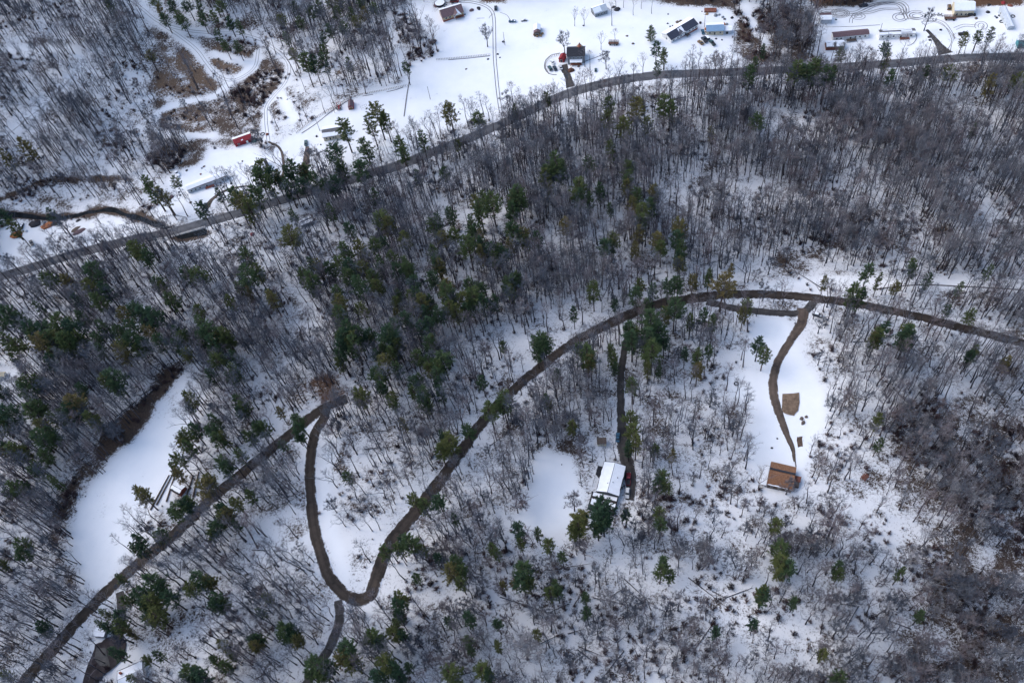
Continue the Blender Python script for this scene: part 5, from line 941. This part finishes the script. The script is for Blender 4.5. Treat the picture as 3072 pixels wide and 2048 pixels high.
# pines noted in the photograph: crown centre and crown radius, window by window
WA, WB, WC, WD = (0, 0), (750, 0), (1500, 0), (2272, 0); WE, WF, WG, WH = (0, 500), (750, 500), (1500, 500), (2272, 500)
WI, WJ, WK, WL = (0, 1000), (750, 1000), (1500, 1000), (2272, 1000); WM, WN, WO, WP = (0, 1508), (750, 1508), (1500, 1508), (2272, 1508)
PIN = {
WA: "230,1300,70 60,1380,60 960,50,80 1310,500,40 1560,150,90 1640,60,70 1400,90,60 1860,150,80 1760,170,60 1440,170,60 1600,200,60 2000,200,60 2080,230,45 1960,400,40 2070,410,40 1900,310,30 1350,30,45 1500,60,60 1740,60,60 1920,60,50",
WB: "290,180,60 700,260,60 640,340,50 530,120,60 600,60,60 480,560,60 560,570,50 640,440,50 640,540,50 880,120,60 1080,80,60 780,20,60 700,30,60 1360,600,30 820,1130,115 1110,1000,90 1050,1080,60 1180,1060,60 1740,980,75 740,1340,80 1010,1300,90 1310,1270,60 1500,1220,60 1990,1050,60 1810,1270,30 1350,1370,50 360,1480,70 100,1500,70 220,1540,60 470,1500,60 800,1480,60 960,1500,80 400,60,60 980,40,60 820,240,50 940,200,60 1000,120,60 760,120,60 440,200,50 380,480,50 320,330,40 860,560,30",
WC: "1315,230,60 1360,420,65 1430,480,80 1370,600,35 2180,660,60 2220,590,40 410,870,40 130,970,40 940,930,50 1430,920,85 1190,960,80 1290,1100,55 1080,1110,70 930,1050,60 960,1300,60 480,1440,95 780,1440,50 1120,1480,60 1480,960,60 400,1530,60 1840,1160,40 2240,1080,60 2290,440,30",
WD: "430,660,100 340,640,70 490,620,70 600,670,60 660,660,50 720,480,45 1110,440,60 1120,540,40 1150,700,60 1800,340,40 1920,330,40 1460,650,40 1680,650,55 2030,730,60 2280,720,60 1880,1140,40 2030,300,40",
WE: "1310,180,90 1420,250,60 1540,150,40 50,460,60 130,540,50 2120,330,110 2050,270,70 2230,260,80 2180,380,70 1910,250,40 1760,380,60 2260,100,50 460,430,50 1220,740,70 1300,800,60 1160,720,50 810,940,80 790,1060,70 920,1080,70 680,1170,50 590,1000,60 440,990,60 860,1170,70 1400,1020,60 1430,1060,50 1630,940,60 1740,960,70 2150,790,60 2160,960,90 2240,920,60 2080,1060,50 1500,1180,60 1250,1300,100 1350,1320,80 1090,1290,70 1200,1270,70 1160,1420,70 1310,1460,60 1040,1440,60 900,1400,60 720,1320,60 640,1440,90 540,1400,80 420,1440,100 300,1440,80 460,1520,80 350,1240,50 100,1300,80 30,1370,50 180,1340,60 1400,1540,60 1540,1440,50 1760,1380,80 1730,1280,50 1850,1450,80 1960,1480,70 1800,1500,70 1640,1480,50 2010,1180,50 2180,1100,40 1240,1540,60 600,1530,70",
WF: "90,110,70 180,150,60 260,110,60 330,180,60 450,170,60 470,60,60 340,80,60 560,130,60 800,50,50 740,160,60 680,180,50 1090,260,45 380,440,40 1460,90,40 1690,80,40 700,400,50 360,640,110 870,560,60 1160,480,90 1210,520,60 840,740,70 960,720,60 1100,700,60 1180,680,50 1350,640,60 1240,800,60 1140,860,60 1000,900,60 880,880,70 780,860,70 700,900,60 600,880,60 540,860,50 860,960,60 960,1040,80 1080,980,60 1110,1060,60 1360,870,70 1400,920,60 1280,920,60 540,1000,70 470,960,50 560,1080,40 1000,800,50 1420,1040,60 1450,1130,70 1400,1150,60 1500,1200,70 1540,1280,60 980,1260,60 780,1200,70 770,1120,60 790,1300,70 800,1380,60 1290,1130,50 1280,1200,50 1280,1290,40 1370,1340,70 1260,1400,60 860,1440,80 960,1460,70 900,1520,70 800,1510,60 1210,1500,80 1560,1380,70 1300,1540,60 1040,1500,60 190,1150,70 170,1120,40 1750,420,60 1600,530,70 1640,480,60 1970,320,70 2000,380,70 2110,350,80 2040,280,50 2290,370,60 2300,280,60 1930,500,60 1780,610,60 1700,640,60 1930,600,60 1990,560,50 2010,620,50 2300,600,60 1900,700,80 2020,690,60 2010,760,60 2100,740,70 2180,740,50 2130,810,50 1630,850,60 1600,760,60 1660,880,60 1700,1060,70 1720,1120,80 1760,1160,60 1850,1180,70 1740,1240,70 1800,1280,60 1880,1260,60 1960,1150,80 1920,1050,60 2030,1200,60 1940,1230,60 2000,1080,60 2130,1180,50 2250,1030,60 2300,1010,50 2280,1100,50 1500,1410,60 1560,1480,60 1600,1000,60 1640,1300,60 1560,1180,50",
WG: "500,60,80 400,110,60 440,190,50 690,200,75 700,270,60 780,300,50 870,220,50 1120,120,70 1110,180,50 1190,270,60 1150,340,50 1320,250,60 1350,230,50 1250,400,80 1220,490,60 1210,580,60 1300,370,60 960,370,30 570,510,60 150,280,80 110,400,60 180,300,60 130,580,70 200,620,70 230,660,50 330,640,50 980,650,65 970,700,50 900,710,60 1560,550,70 1380,650,70 1400,720,60 1530,640,60 1580,720,60 1560,800,50 1570,860,50 1180,720,50 1940,1060,90 1680,1010,50 1550,1040,60 1460,1060,60 1820,960,50 1330,1090,60 1180,1130,60 1220,1040,50 810,1090,60 1000,1210,40 640,1280,40 1520,1260,80 1440,1280,60 2150,1220,60 2120,1290,50 1320,1380,90 1380,1450,90 1260,1500,70 1130,1430,70 1160,1480,60 1660,1340,50 1770,1300,50 370,1530,80 1850,1350,50 150,980,50 170,1000,50 70,1020,40 100,1080,40 2010,900,40 30,780,60 90,700,50 1280,1220,60",
WH: "960,930,60 1350,880,45 1340,920,40 1480,990,45 1060,990,40 830,1120,75 900,1130,60 1200,1060,40 1760,1060,40 830,1200,50 1100,1430,70 1010,1510,50 1310,1480,80 1290,1440,60 1650,1260,40 2010,920,40 580,1020,30 1850,1310,50",
WI: "330,30,80 430,60,70 380,100,80 520,60,80 600,100,70 640,170,50 480,180,60 700,50,60 860,70,60 890,160,50 1170,60,60 1260,100,60 1050,160,70 1080,110,60 1220,150,50 1540,110,50 1600,50,50 1640,190,50 1760,60,60 1850,100,70 1900,60,60 1990,60,60 1920,180,60 1900,240,60 1880,120,50 2050,210,50 2040,330,60 2020,400,50 1840,370,60 2080,600,60 2130,640,60 2100,680,50 1660,580,60 1650,640,40 990,400,90 940,430,60 1010,480,60 240,490,80 260,440,60 330,420,50 460,250,60 730,500,50 650,610,90 620,680,70 700,640,60 560,720,60 300,690,90 350,650,60 100,720,100 60,760,70 40,820,60 470,740,60 400,820,60 380,920,80 450,880,60 340,920,60 490,960,50 400,1080,60 140,1010,80 80,1000,50 190,1050,60 330,1160,60 300,1220,50 60,1050,50 150,1360,80 100,1400,50 210,1330,50 800,740,60 820,780,50 480,1290,50 1690,850,60 1640,900,60 1600,960,60 1870,760,60 1870,850,60 1900,930,60 1960,910,50 1560,1110,60 1520,1180,50 1560,1240,50 1650,1000,60 2090,1060,60 1960,1140,70 1990,1180,60 1790,1340,80 1850,1290,60 1250,1420,70 1220,1390,50 1650,1470,60 1570,1540,80 30,530,50 1920,1540,50 2160,900,50 2260,820,40 2060,1480,60 2180,1420,50 180,120,60 60,60,60 120,180,50",
WJ: "830,60,80 900,100,80 800,130,60 950,60,60 1250,50,80 1200,90,60 1290,120,60 1170,150,50 1230,180,60 1560,100,60 1600,80,60 800,220,50 780,280,40 1170,260,70 1160,320,60 1280,310,60 1100,380,60 1140,420,60 1150,480,50 1450,220,60 1550,330,50 1560,260,50 1680,240,80 1650,300,70 1640,370,60 1640,450,60 1660,510,50 1430,440,60 1480,400,50 1430,520,50 1520,530,60 1500,600,60 1550,620,50 970,560,70 960,600,50 1180,500,40 1240,560,50 1240,620,50 2020,430,50 1740,940,90 1700,1000,70 1660,1030,60 1680,900,50 1330,790,50 1900,860,60 2090,680,70 2180,620,50 260,690,40 440,780,60 430,860,60 440,920,40 130,820,60 90,850,50 30,900,40 300,980,40 2200,120,30 850,1250,50 1650,1480,70 1520,1500,70 1430,1460,60 1060,60,50 1100,200,50",
WK: "370,120,80 390,80,60 320,170,50 760,200,90 700,160,60 790,260,60 970,150,50 990,230,50 1000,300,40 500,360,40 400,590,50 440,640,40 1300,60,100 1320,160,90 1150,60,80 1430,80,60 1170,20,60 1150,460,60 1820,160,45 1720,200,60 1720,320,60 1290,300,50 1380,330,40 1610,180,40 40,580,70 30,640,60 1130,760,60 1160,860,70 1180,960,70 1120,990,50 630,820,50 1400,1250,60 1380,1320,60 1460,1340,50 1500,1060,30 1350,1010,30 900,1530,90",
WL: "1040,40,70 1280,30,80 1850,210,50 1880,170,45 2160,260,50 1050,760,50 1060,960,40 10,100,60 60,180,60",
WM: "1510,100,60 1620,30,60 1990,100,70 1960,60,60 1940,150,60 1880,220,60 1860,280,50 2060,200,40 1210,330,60 1180,400,60 1250,410,50 220,390,60 210,470,60 40,540,40 380,1070,55 390,1120,50 1380,300,50 1060,660,50 1740,670,90 1700,740,70 1830,690,60 1900,850,80 1880,900,60 1960,880,50 1350,700,90 1250,790,90 1330,870,90 1270,900,70 1490,830,70 1130,870,50 1360,990,90 1300,1020,60 1060,990,60 1050,1080,70 920,970,50 890,1060,50 960,1090,50 1140,1130,40 2210,1200,50 2240,1250,50 1950,1240,50 2020,1330,40 1880,1370,50 1960,1430,60 1660,1490,90 1750,1500,90 1700,1540,60 1160,1540,60 1290,1370,30 1380,1330,40 1010,1310,70 60,1500,50 1430,280,50 1200,830,60 1420,780,60",
WN: "310,1120,70 370,1110,60 280,1170,50 430,1220,50 80,1190,60 40,1250,50 170,830,45 90,950,30 1390,380,80 1350,340,60 1300,400,60 1180,430,60 1500,420,50 1640,480,40 1790,540,60 1760,620,70 1850,600,60 1840,700,60 2150,440,50 2110,400,50 1450,650,40 1310,820,70 1290,900,70 1290,980,60 1280,1060,60 1240,1150,60 1330,1160,60 1090,1160,90 1050,1200,60 1130,1230,60 860,1280,90 820,1350,80 900,1400,80 1170,1400,80 1250,1450,80 1120,1500,80 1300,1520,60 570,1420,90 620,1480,80 520,1500,70 700,1420,60 1900,1000,70 1730,1040,40 2160,1060,40 1900,1200,40 2160,1240,50 2030,1460,80 2080,1500,60 1750,1500,90 1910,1270,50 1380,1430,50 1780,140,30 2300,700,40 2200,720,40 380,1190,60",
WO: "700,130,90 680,200,80 870,110,120 900,160,90 850,220,70 640,250,60 330,260,45 420,370,60 150,240,60 180,360,40 200,600,90 190,680,80 250,700,60 480,720,60 440,790,60 500,770,60 1430,520,60 1400,600,60 1480,630,50 1390,100,60 1400,200,60 2290,780,70 320,1150,40 540,470,40 1100,110,40 740,820,30 760,970,30 2210,1060,50 1880,1140,40",
WP: "230,480,120 200,400,80 260,560,80 150,200,60 700,560,50 710,620,45 50,800,80 320,870,50 570,1320,50 700,1540,60 1250,610,50 1420,980,45"}
BAR = {   # bare trees seen singly: foot of the trunk; third number 1 = wide open-grown crown, 2 = large
WB: "775,860 830,850 730,900 655,985 1010,820,1 1600,310 2070,410,1 1410,1320 1165,1360 600,1480,1 610,1140 220,1420 1280,1360 1250,330 1310,350 1440,330 1500,300 1560,420",
WC: "650,230 735,230 975,225 880,435 1000,400 565,470,1 740,585 785,610 925,605,1 1160,135 1230,80 1075,70 1320,120 1245,650 1610,600 1870,640,1 2010,590 2165,580 285,910 420,930 540,900 800,800 190,920 1680,600 1430,600 1010,70 900,30",
WD: "1450,270,1 850,560 930,560 1245,520 1480,490 1800,470 1880,450 2080,440 640,530 1970,480 1680,450 1100,480 700,540",
WE: "640,625,2 1030,590 950,610 1530,415 880,500 350,310 280,350 165,910,1 310,900 650,800,1 1340,440 380,970 490,660 760,860 2120,1010",
WL: "640,745 610,1305,2 495,1175 765,1155 850,1175 675,1165 905,1110 1050,1060 1130,1300 1235,1535 1035,1560 1360,1490 1345,1155 1440,1350 595,1110 550,1160 885,1000,2 460,1045 590,825 710,910 1200,1210,2 415,1540 1080,970 250,1400,1 1480,1490",
WK: "650,1545,1 1420,955 1890,975 1915,1055 1995,1245,1 1945,590 1725,680 1575,765 1220,625 1285,970 1570,700 975,730 310,640,1 800,485 1945,1300 500,960 230,980 60,1475 1740,1260 1320,1540 1610,740 905,730 700,720 710,1330",
WP: "610,315,2 710,460,2 840,455 900,605 480,725,2 420,1055,2 1360,160 1440,370 1480,185 1240,55 1040,80 1110,665 75,700 195,860 370,770 290,180 460,270 370,465 885,230 570,190 640,900 620,1030 460,1370 240,1310 1435,1460 1960,1420,2 1640,1400 1680,1070 1070,560 1100,1000",
WO: "830,625 1025,690 740,490 1160,510 1130,620 1265,670 925,710 720,725 825,765 570,935 480,960 960,1035 820,1025 55,975 300,1060 1215,1070 1340,1085 1120,1100 865,1230 740,1285,2 1030,1255,2 1275,1340,2 1430,1390 1490,1095 1485,945 1550,630 1550,940,1 1685,1090,1 240,1360,2 440,1395 330,1335 90,1360 205,1500 175,1385 740,1525 655,1515 1260,1530 1970,1255 2225,300 2140,330 2200,215 670,450 1930,300 1280,1010 560,1085 650,1140 775,1145 850,1045 10,1140 310,830 1380,1480 920,1460 1190,1480 1500,1500 2055,1420 1980,1500",
WN: "1435,860 490,775 520,550 285,855 645,1070 630,1120 1725,1215 1685,1450 1930,1140 445,1335 175,1390 105,1430 1760,1300 180,470",
WM: "340,490 305,100 375,230 1355,325,1 815,845 2050,600 2110,735 2095,1100 2280,1430 2210,1525 2035,1440 2110,1415 1970,1180 1780,940 230,1345 2280,560",
WI: "640,1195 740,1210 1080,580 1210,440 2205,820 2030,1030 590,1360 635,1310 900,880", WJ: "1775,780 1520,1050 1490,1055 1170,670 1130,1220 1440,1250 435,420 230,550 130,620 465,980 440,1085 1640,890 1110,990 820,200 1370,740 930,1440 1085,1540 1250,1560 1970,1400 1840,1440"}
def parse(D):
    o = []
    for w, s in D.items():
        for q in s.split():
            a = [float(z) for z in q.split(',')]; o.append((w[0] + a[0] * .34438, w[1] + a[1] * .34438, a[2] if len(a) > 2 else 0))
    return o
GI = lambda A, x, y: A[min(max(int((y - GY0) / GS), 0), ny - 1), min(max(int((x - GX0) / GS), 0), nx - 1)]
def ppm(x, y, z=0):
    return FOC / float(proj(np.array(x), np.array(y), np.array(z))[2])
pines = []
for u, v, r in parse(PIN):
    p = P(u, v); rp = max(r, 35) * .34438; R_ = rp / ppm(p[0], p[1]) * 1.22; R_ = min(max(R_, 2.5), 6.2); Hh = min(max(10 + 2.6 * R_, 12), 25) * rnd.uniform(.9, 1.1)
    if v < 175: Hh = min(Hh, 15); R_ = min(R_, 4.2)
    base = P3(u, v, Hh * .70); x, y = base[0], base[1]
    form = rnd.choice((0, 1, 2, 3, 4, 5)); sx = R_ / 3.7
    if (u, v) and any(abs(u - a) < 12 and abs(v - b) < 12 for a, b in ((1953, 79), (2351, 1673))): form = 6; sx *= .8; Hh *= .75
    pines.append(dict(x=x, y=y, R=R_, H=Hh, sx=sx, sz=Hh / 20, form=form, u=u, v=v, rot=rnd.uniform(0, 6.28)))
# bare trees: the singly noted ones, then the woods at their densities
bares = []
for u, v, kk in parse(BAR):
    p = P3(u, v); top = v < 700
    if kk == 1: form, Hh = rnd.choice((8, 9, 10, 11)), rnd.uniform(12, 16)
    elif kk == 2: form, Hh = rnd.choice((4, 7, 10)), rnd.uniform(19, 23)
    else: form, Hh = rnd.choice((0, 2, 4, 6, 7, 3)), rnd.uniform(11, 17)
    bares.append(dict(x=p[0], y=p[1], H=Hh, form=form, named=1, rot=rnd.uniform(0, 6.28), tilt=rnd.uniform(0, .08), wide=1.15 if kk != 1 else 1.0))
dens = region([(p, .086) for p in DENSE], .062, 3, 'max') * (1 - .3 * region([([(0, 0), (1250, 0), (1250, 250), (700, 480), (480, 640), (0, 640)], 1.0)], 0, 3)); 
sb = region([(p, 1.0) for p in SPARSEBIG], 0, 4); th = region([(p, 1.0) for p in THIN], 0, 2)
dens = dens * (1 - .22 * sb) * (1 - .82 * th); dens = dens * (1 - np.clip(openm * 1.6, 0, 1)) * (1 - np.clip(roadm * 1.5, 0, 1))
bld = [(o.location.x, o.location.y) for o in bpy.data.objects if o.parent is None and o.get('category') in ('house', 'cabin', 'shed', 'garage', 'mobile home', 'barn', 'camper')]
pc = np.array([(q['x'], q['y']) for q in pines]); named = np.array([(q['x'], q['y']) for q in bares]); cell = 2.6
shade = np.zeros(Xi.shape)
for q in pines: stamp([(q['x'], q['y'])], q['R'] * .8, shade)
xs = np.arange(GX0 + 8, GX1 - 8, cell); ys = np.arange(GY0 + 8, GY1 - 8, cell); CXg, CYg = np.meshgrid(xs, ys)
CXg = CXg + rng.uniform(0, cell, CXg.shape); CYg = CYg + rng.uniform(0, cell, CYg.shape)
clump = blur(rng.normal(0, 1, Xi.shape), 5); clump /= clump.std()
uu, vv, ww = proj(CXg, CYg, hgt(CXg, CYg)); vis = (uu > -260) & (uu < 3330) & (vv > -60) & (vv < 2520)
for x, y, ok, a, b, rr in zip(CXg.ravel(), CYg.ravel(), vis.ravel(), uu.ravel(), vv.ravel(), rng.random(CXg.size)):
    if not ok: continue
    d_ = GI(dens, x, y) * max(.12, 1 + .55 * GI(clump, x, y)) * (.55 if GI(shade, x, y) else 1)
    if rr > d_ * cell * cell: continue
    if any((x - q[0]) ** 2 + (y - q[1]) ** 2 < 81 for q in bld): continue
    if np.min((named[:, 0] - x) ** 2 + (named[:, 1] - y) ** 2) < 5: continue
    s_ = GI(sb, x, y); big = s_ > .5
    if rnd.random() < (.42 if big else .10): form, Hh = rnd.choice((8, 9, 10, 11)), rnd.uniform(8, 14)
    else: form, Hh = rnd.randrange(8), rnd.uniform(13, 24) if not big else rnd.uniform(9, 21)
    bares.append(dict(x=x, y=y, H=Hh, form=form, named=0, rot=rnd.uniform(0, 6.28), tilt=abs(rnd.gauss(0, .075)) + (.12 if big and rnd.random() < .3 else 0), wide=rnd.uniform(.85, 1.3), u=a, v=b))
for q in bares:
    if 'u' not in q: a, b, _ = proj(np.array(q['x']), np.array(q['y']), hgt(q['x'], q['y'])); q['u'], q['v'] = float(a), float(b)
def inframe(q, m=-20): return -m < q['u'] < 3072 + m and -m < q['v'] < 2048 + m
def big_px(q, r): return ppm(q['x'], q['y']) * r
# which ones become objects of their own: those that show largest
pk = sorted([q for q in pines if inframe(q)], key=lambda q: -big_px(q, q['R']) - (6 if q['v'] < 560 and 950 < q['u'] < 2300 and q['v'] > 100 else 0))
PI_, PR = pk[:300], pk[300:] + [q for q in pines if not inframe(q)]
bk = sorted([q for q in bares if inframe(q)], key=lambda q: -(big_px(q, q['H']) + (80 if q['named'] else 0)))
BI_, BR = bk[:300], bk[300:] + [q for q in bares if not inframe(q)]
def where(u, v):
    n = near_of(u, v); dx, dy = u - n[0], v - n[1]
    return n, ('standing beyond' if dy < -abs(dx) * .8 else 'standing this side of' if dy > abs(dx) * .8 else 'beside')
def tree_obj(q, kind, meshes, hz, label, cat, group):
    sz = q['H'] / hz; sx = q.get('sx', sz * q.get('wide', 1))
    z = float(hgt(q['x'], q['y'])); t = thing(kind, label, cat, (q['x'], q['y'], z - .1), q['rot'], group, (sx, sx, sz))
    t.rotation_euler[0] = q.get('tilt', 0); 
    for n_, me_ in zip(('trunk', 'crown'), meshes):
        o = bpy.data.objects.new(n_, me_); col.objects.link(o); o.parent = t
for q in PI_:
    n, w = where(q['u'], q['v']); sz = 'broad tall' if q['R'] > 4.1 else 'tall' if q['R'] > 3.2 else 'medium' if q['R'] > 2.6 else 'slim'
    tree_obj(q, 'pine_tree', pine_me[q['form']], 20, uniq(f'{sz} pine {w} {n[2]}'), 'pine tree', 'pines standing in the snowy woods')
for q in BI_:
    n, w = where(q['u'], q['v']); w = w.replace('standing ', ''); h0 = 14.0 if q['form'] > 7 else 18.0
    sz = 'wide-crowned leafless tree' if q['form'] > 7 else 'forked leafless tree' if q['form'] in (4, 7) else 'tall slim leafless tree' if q['H'] > 16 else 'short slim leafless tree'
    tree_obj(q, 'bare_tree', bare_me[q['form']], h0, uniq(f'{sz} {w} {n[2]}'), 'bare tree', 'leafless trees in the snowy woods')
for q in pines:
    pass
scatter('pine_wood', 'pine', [(q['x'], q['y'], float(hgt(q['x'], q['y'])) - .1, q['rot'], q['sx'], q['sz'], q['form'], 0) for q in PR])
scatter('bare_wood', 'bare', [(q['x'], q['y'], float(hgt(q['x'], q['y'])) - .1, q['rot'], q['H'] / (14 if q['form'] > 7 else 18) * q['wide'], q['H'] / (14 if q['form'] > 7 else 18), q['form'], q['tilt']) for q in BR])
# undergrowth
sd_ = np.full(Xi.shape, .012) + .016 * sb
for p_, d_ in BRUSHY: sd_[inside(polyw(p_), Xi, Yi)] = d_
edge = blur(openm, 3); sd_ = sd_ * (1 - np.clip(openm * 2.0, 0, 1)) * (1 - np.clip(roadm * 1.5, 0, 1)) + .012 * np.clip(edge * (1 - edge) * 4 - .4, 0, 1) * (openm < .2)
pts = []; rr = rng.random(CXg.shape)
for x, y, ok, r_ in zip(CXg.ravel(), CYg.ravel(), vis.ravel(), rr.ravel()):
    d_ = GI(sd_, x, y) * min(2.2, max(.05, 1 + 1.1 * GI(clump, x + 40, y - 30)))
    for _ in range(3):
        if ok and rnd.random() < d_ * cell * cell * .62:
            X_, Y_ = x + rnd.uniform(-1, 1), y + rnd.uniform(-1, 1); s = rnd.uniform(.6, 1.5) if d_ > .02 else rnd.uniform(.4, 1.0)
            pts.append((X_, Y_, float(hgt(X_, Y_)), rnd.uniform(0, 6.28), s, s * rnd.uniform(.6, 1.2), rnd.randrange(4), 0))
scatter('undergrowth', 'shrub', pts)
# fallen trunks
FALL = {WO: "0,820,430,960 810,825,1160,900 960,820,1090,740 1640,650,2000,930 1850,770,1960,830 1960,830,2200,740 1870,1030,1660,1330 1080,1290,880,1540 680,1250,880,1330 680,1280,860,1420 600,880,420,960 430,590,790,530 590,1140,740,1100 300,1250,560,1130 640,900,760,720 1080,660,1260,830",
 WP: "720,880,880,900 1250,750,1360,920 1340,1100,1100,1010 1620,930,1450,1000 2130,1110,1700,1250 2040,1180,1640,1390 1480,500,1340,480 1110,1100,1180,950 880,900,700,1210 1700,1400,1580,1470 1660,750,1740,560", WL: "1430,570,1930,680 1090,840,1290,650 1300,600,1120,420 830,75,980,80 900,340,1070,320 1640,1040,1860,1230 930,560,1020,500 1300,110,1500,230",
 WG: "500,430,640,410 640,960,440,930 1740,860,1940,820 900,1140,1020,880 1290,960,1400,930", WJ: "1000,1010,1210,990 1300,1020,1450,1060 2090,980,2240,880 60,1430,330,1400 1030,860,1200,850", WE: "1980,750,2080,660 1190,260,1330,430 2050,770,2110,660", WN: "60,1530,240,1430 20,410,190,420 1840,1500,2000,1450 250,1000,400,1180", WM: "780,960,1000,1060 2230,1530,2320,1490 480,630,650,630 0,1120,280,1240 1960,1180,2060,1120", WK: "560,720,690,650 740,640,830,540", WH: "2120,500,2250,420 560,1060,300,900", WI: "1230,540,1360,470 1060,600,1300,610 1000,740,1200,580 980,790,1220,560 1390,450,1180,640"}
for w, s in FALL.items():
    for q in s.split():
        a = [float(z) for z in q.split(',')]; p0 = P3(w[0] + a[0] * .34438, w[1] + a[1] * .34438); p1 = P3(w[0] + a[2] * .34438, w[1] + a[3] * .34438)
        m = MB(); d = Vector(p1 - p0); m.tube([(0, 0, .25), tuple(d * .5 + Vector((0, 0, .5))), tuple(d + Vector((0, 0, .3)))], [.21, .16, .07], 6)
        for i in range(5):
            t = rnd.uniform(.5, 1); b = d * t + Vector((0, 0, .35)); sd2 = Vector((-d.y, d.x, 0)).normalized() * rnd.uniform(-2, 2); m.tube([tuple(b), tuple(b + d.normalized() * 1.2 + sd2 + Vector((0, 0, .6)))], [.07, .02], 3, cap=False)
        u0, v0 = w[0] + a[0] * .34438, w[1] + a[1] * .34438; n, ww_ = where(u0, v0)
        tag(m.obj('fallen_tree', 'bark', loc=tuple(p0)), uniq(('long' if d.length > 14 else 'short') + f' fallen trunk lying near {n[2]}'), 'fallen tree', 'fallen trunks on the forest floor')
print('pines', len(pines), 'bare', len(bares), 'shrubs', len(pts))
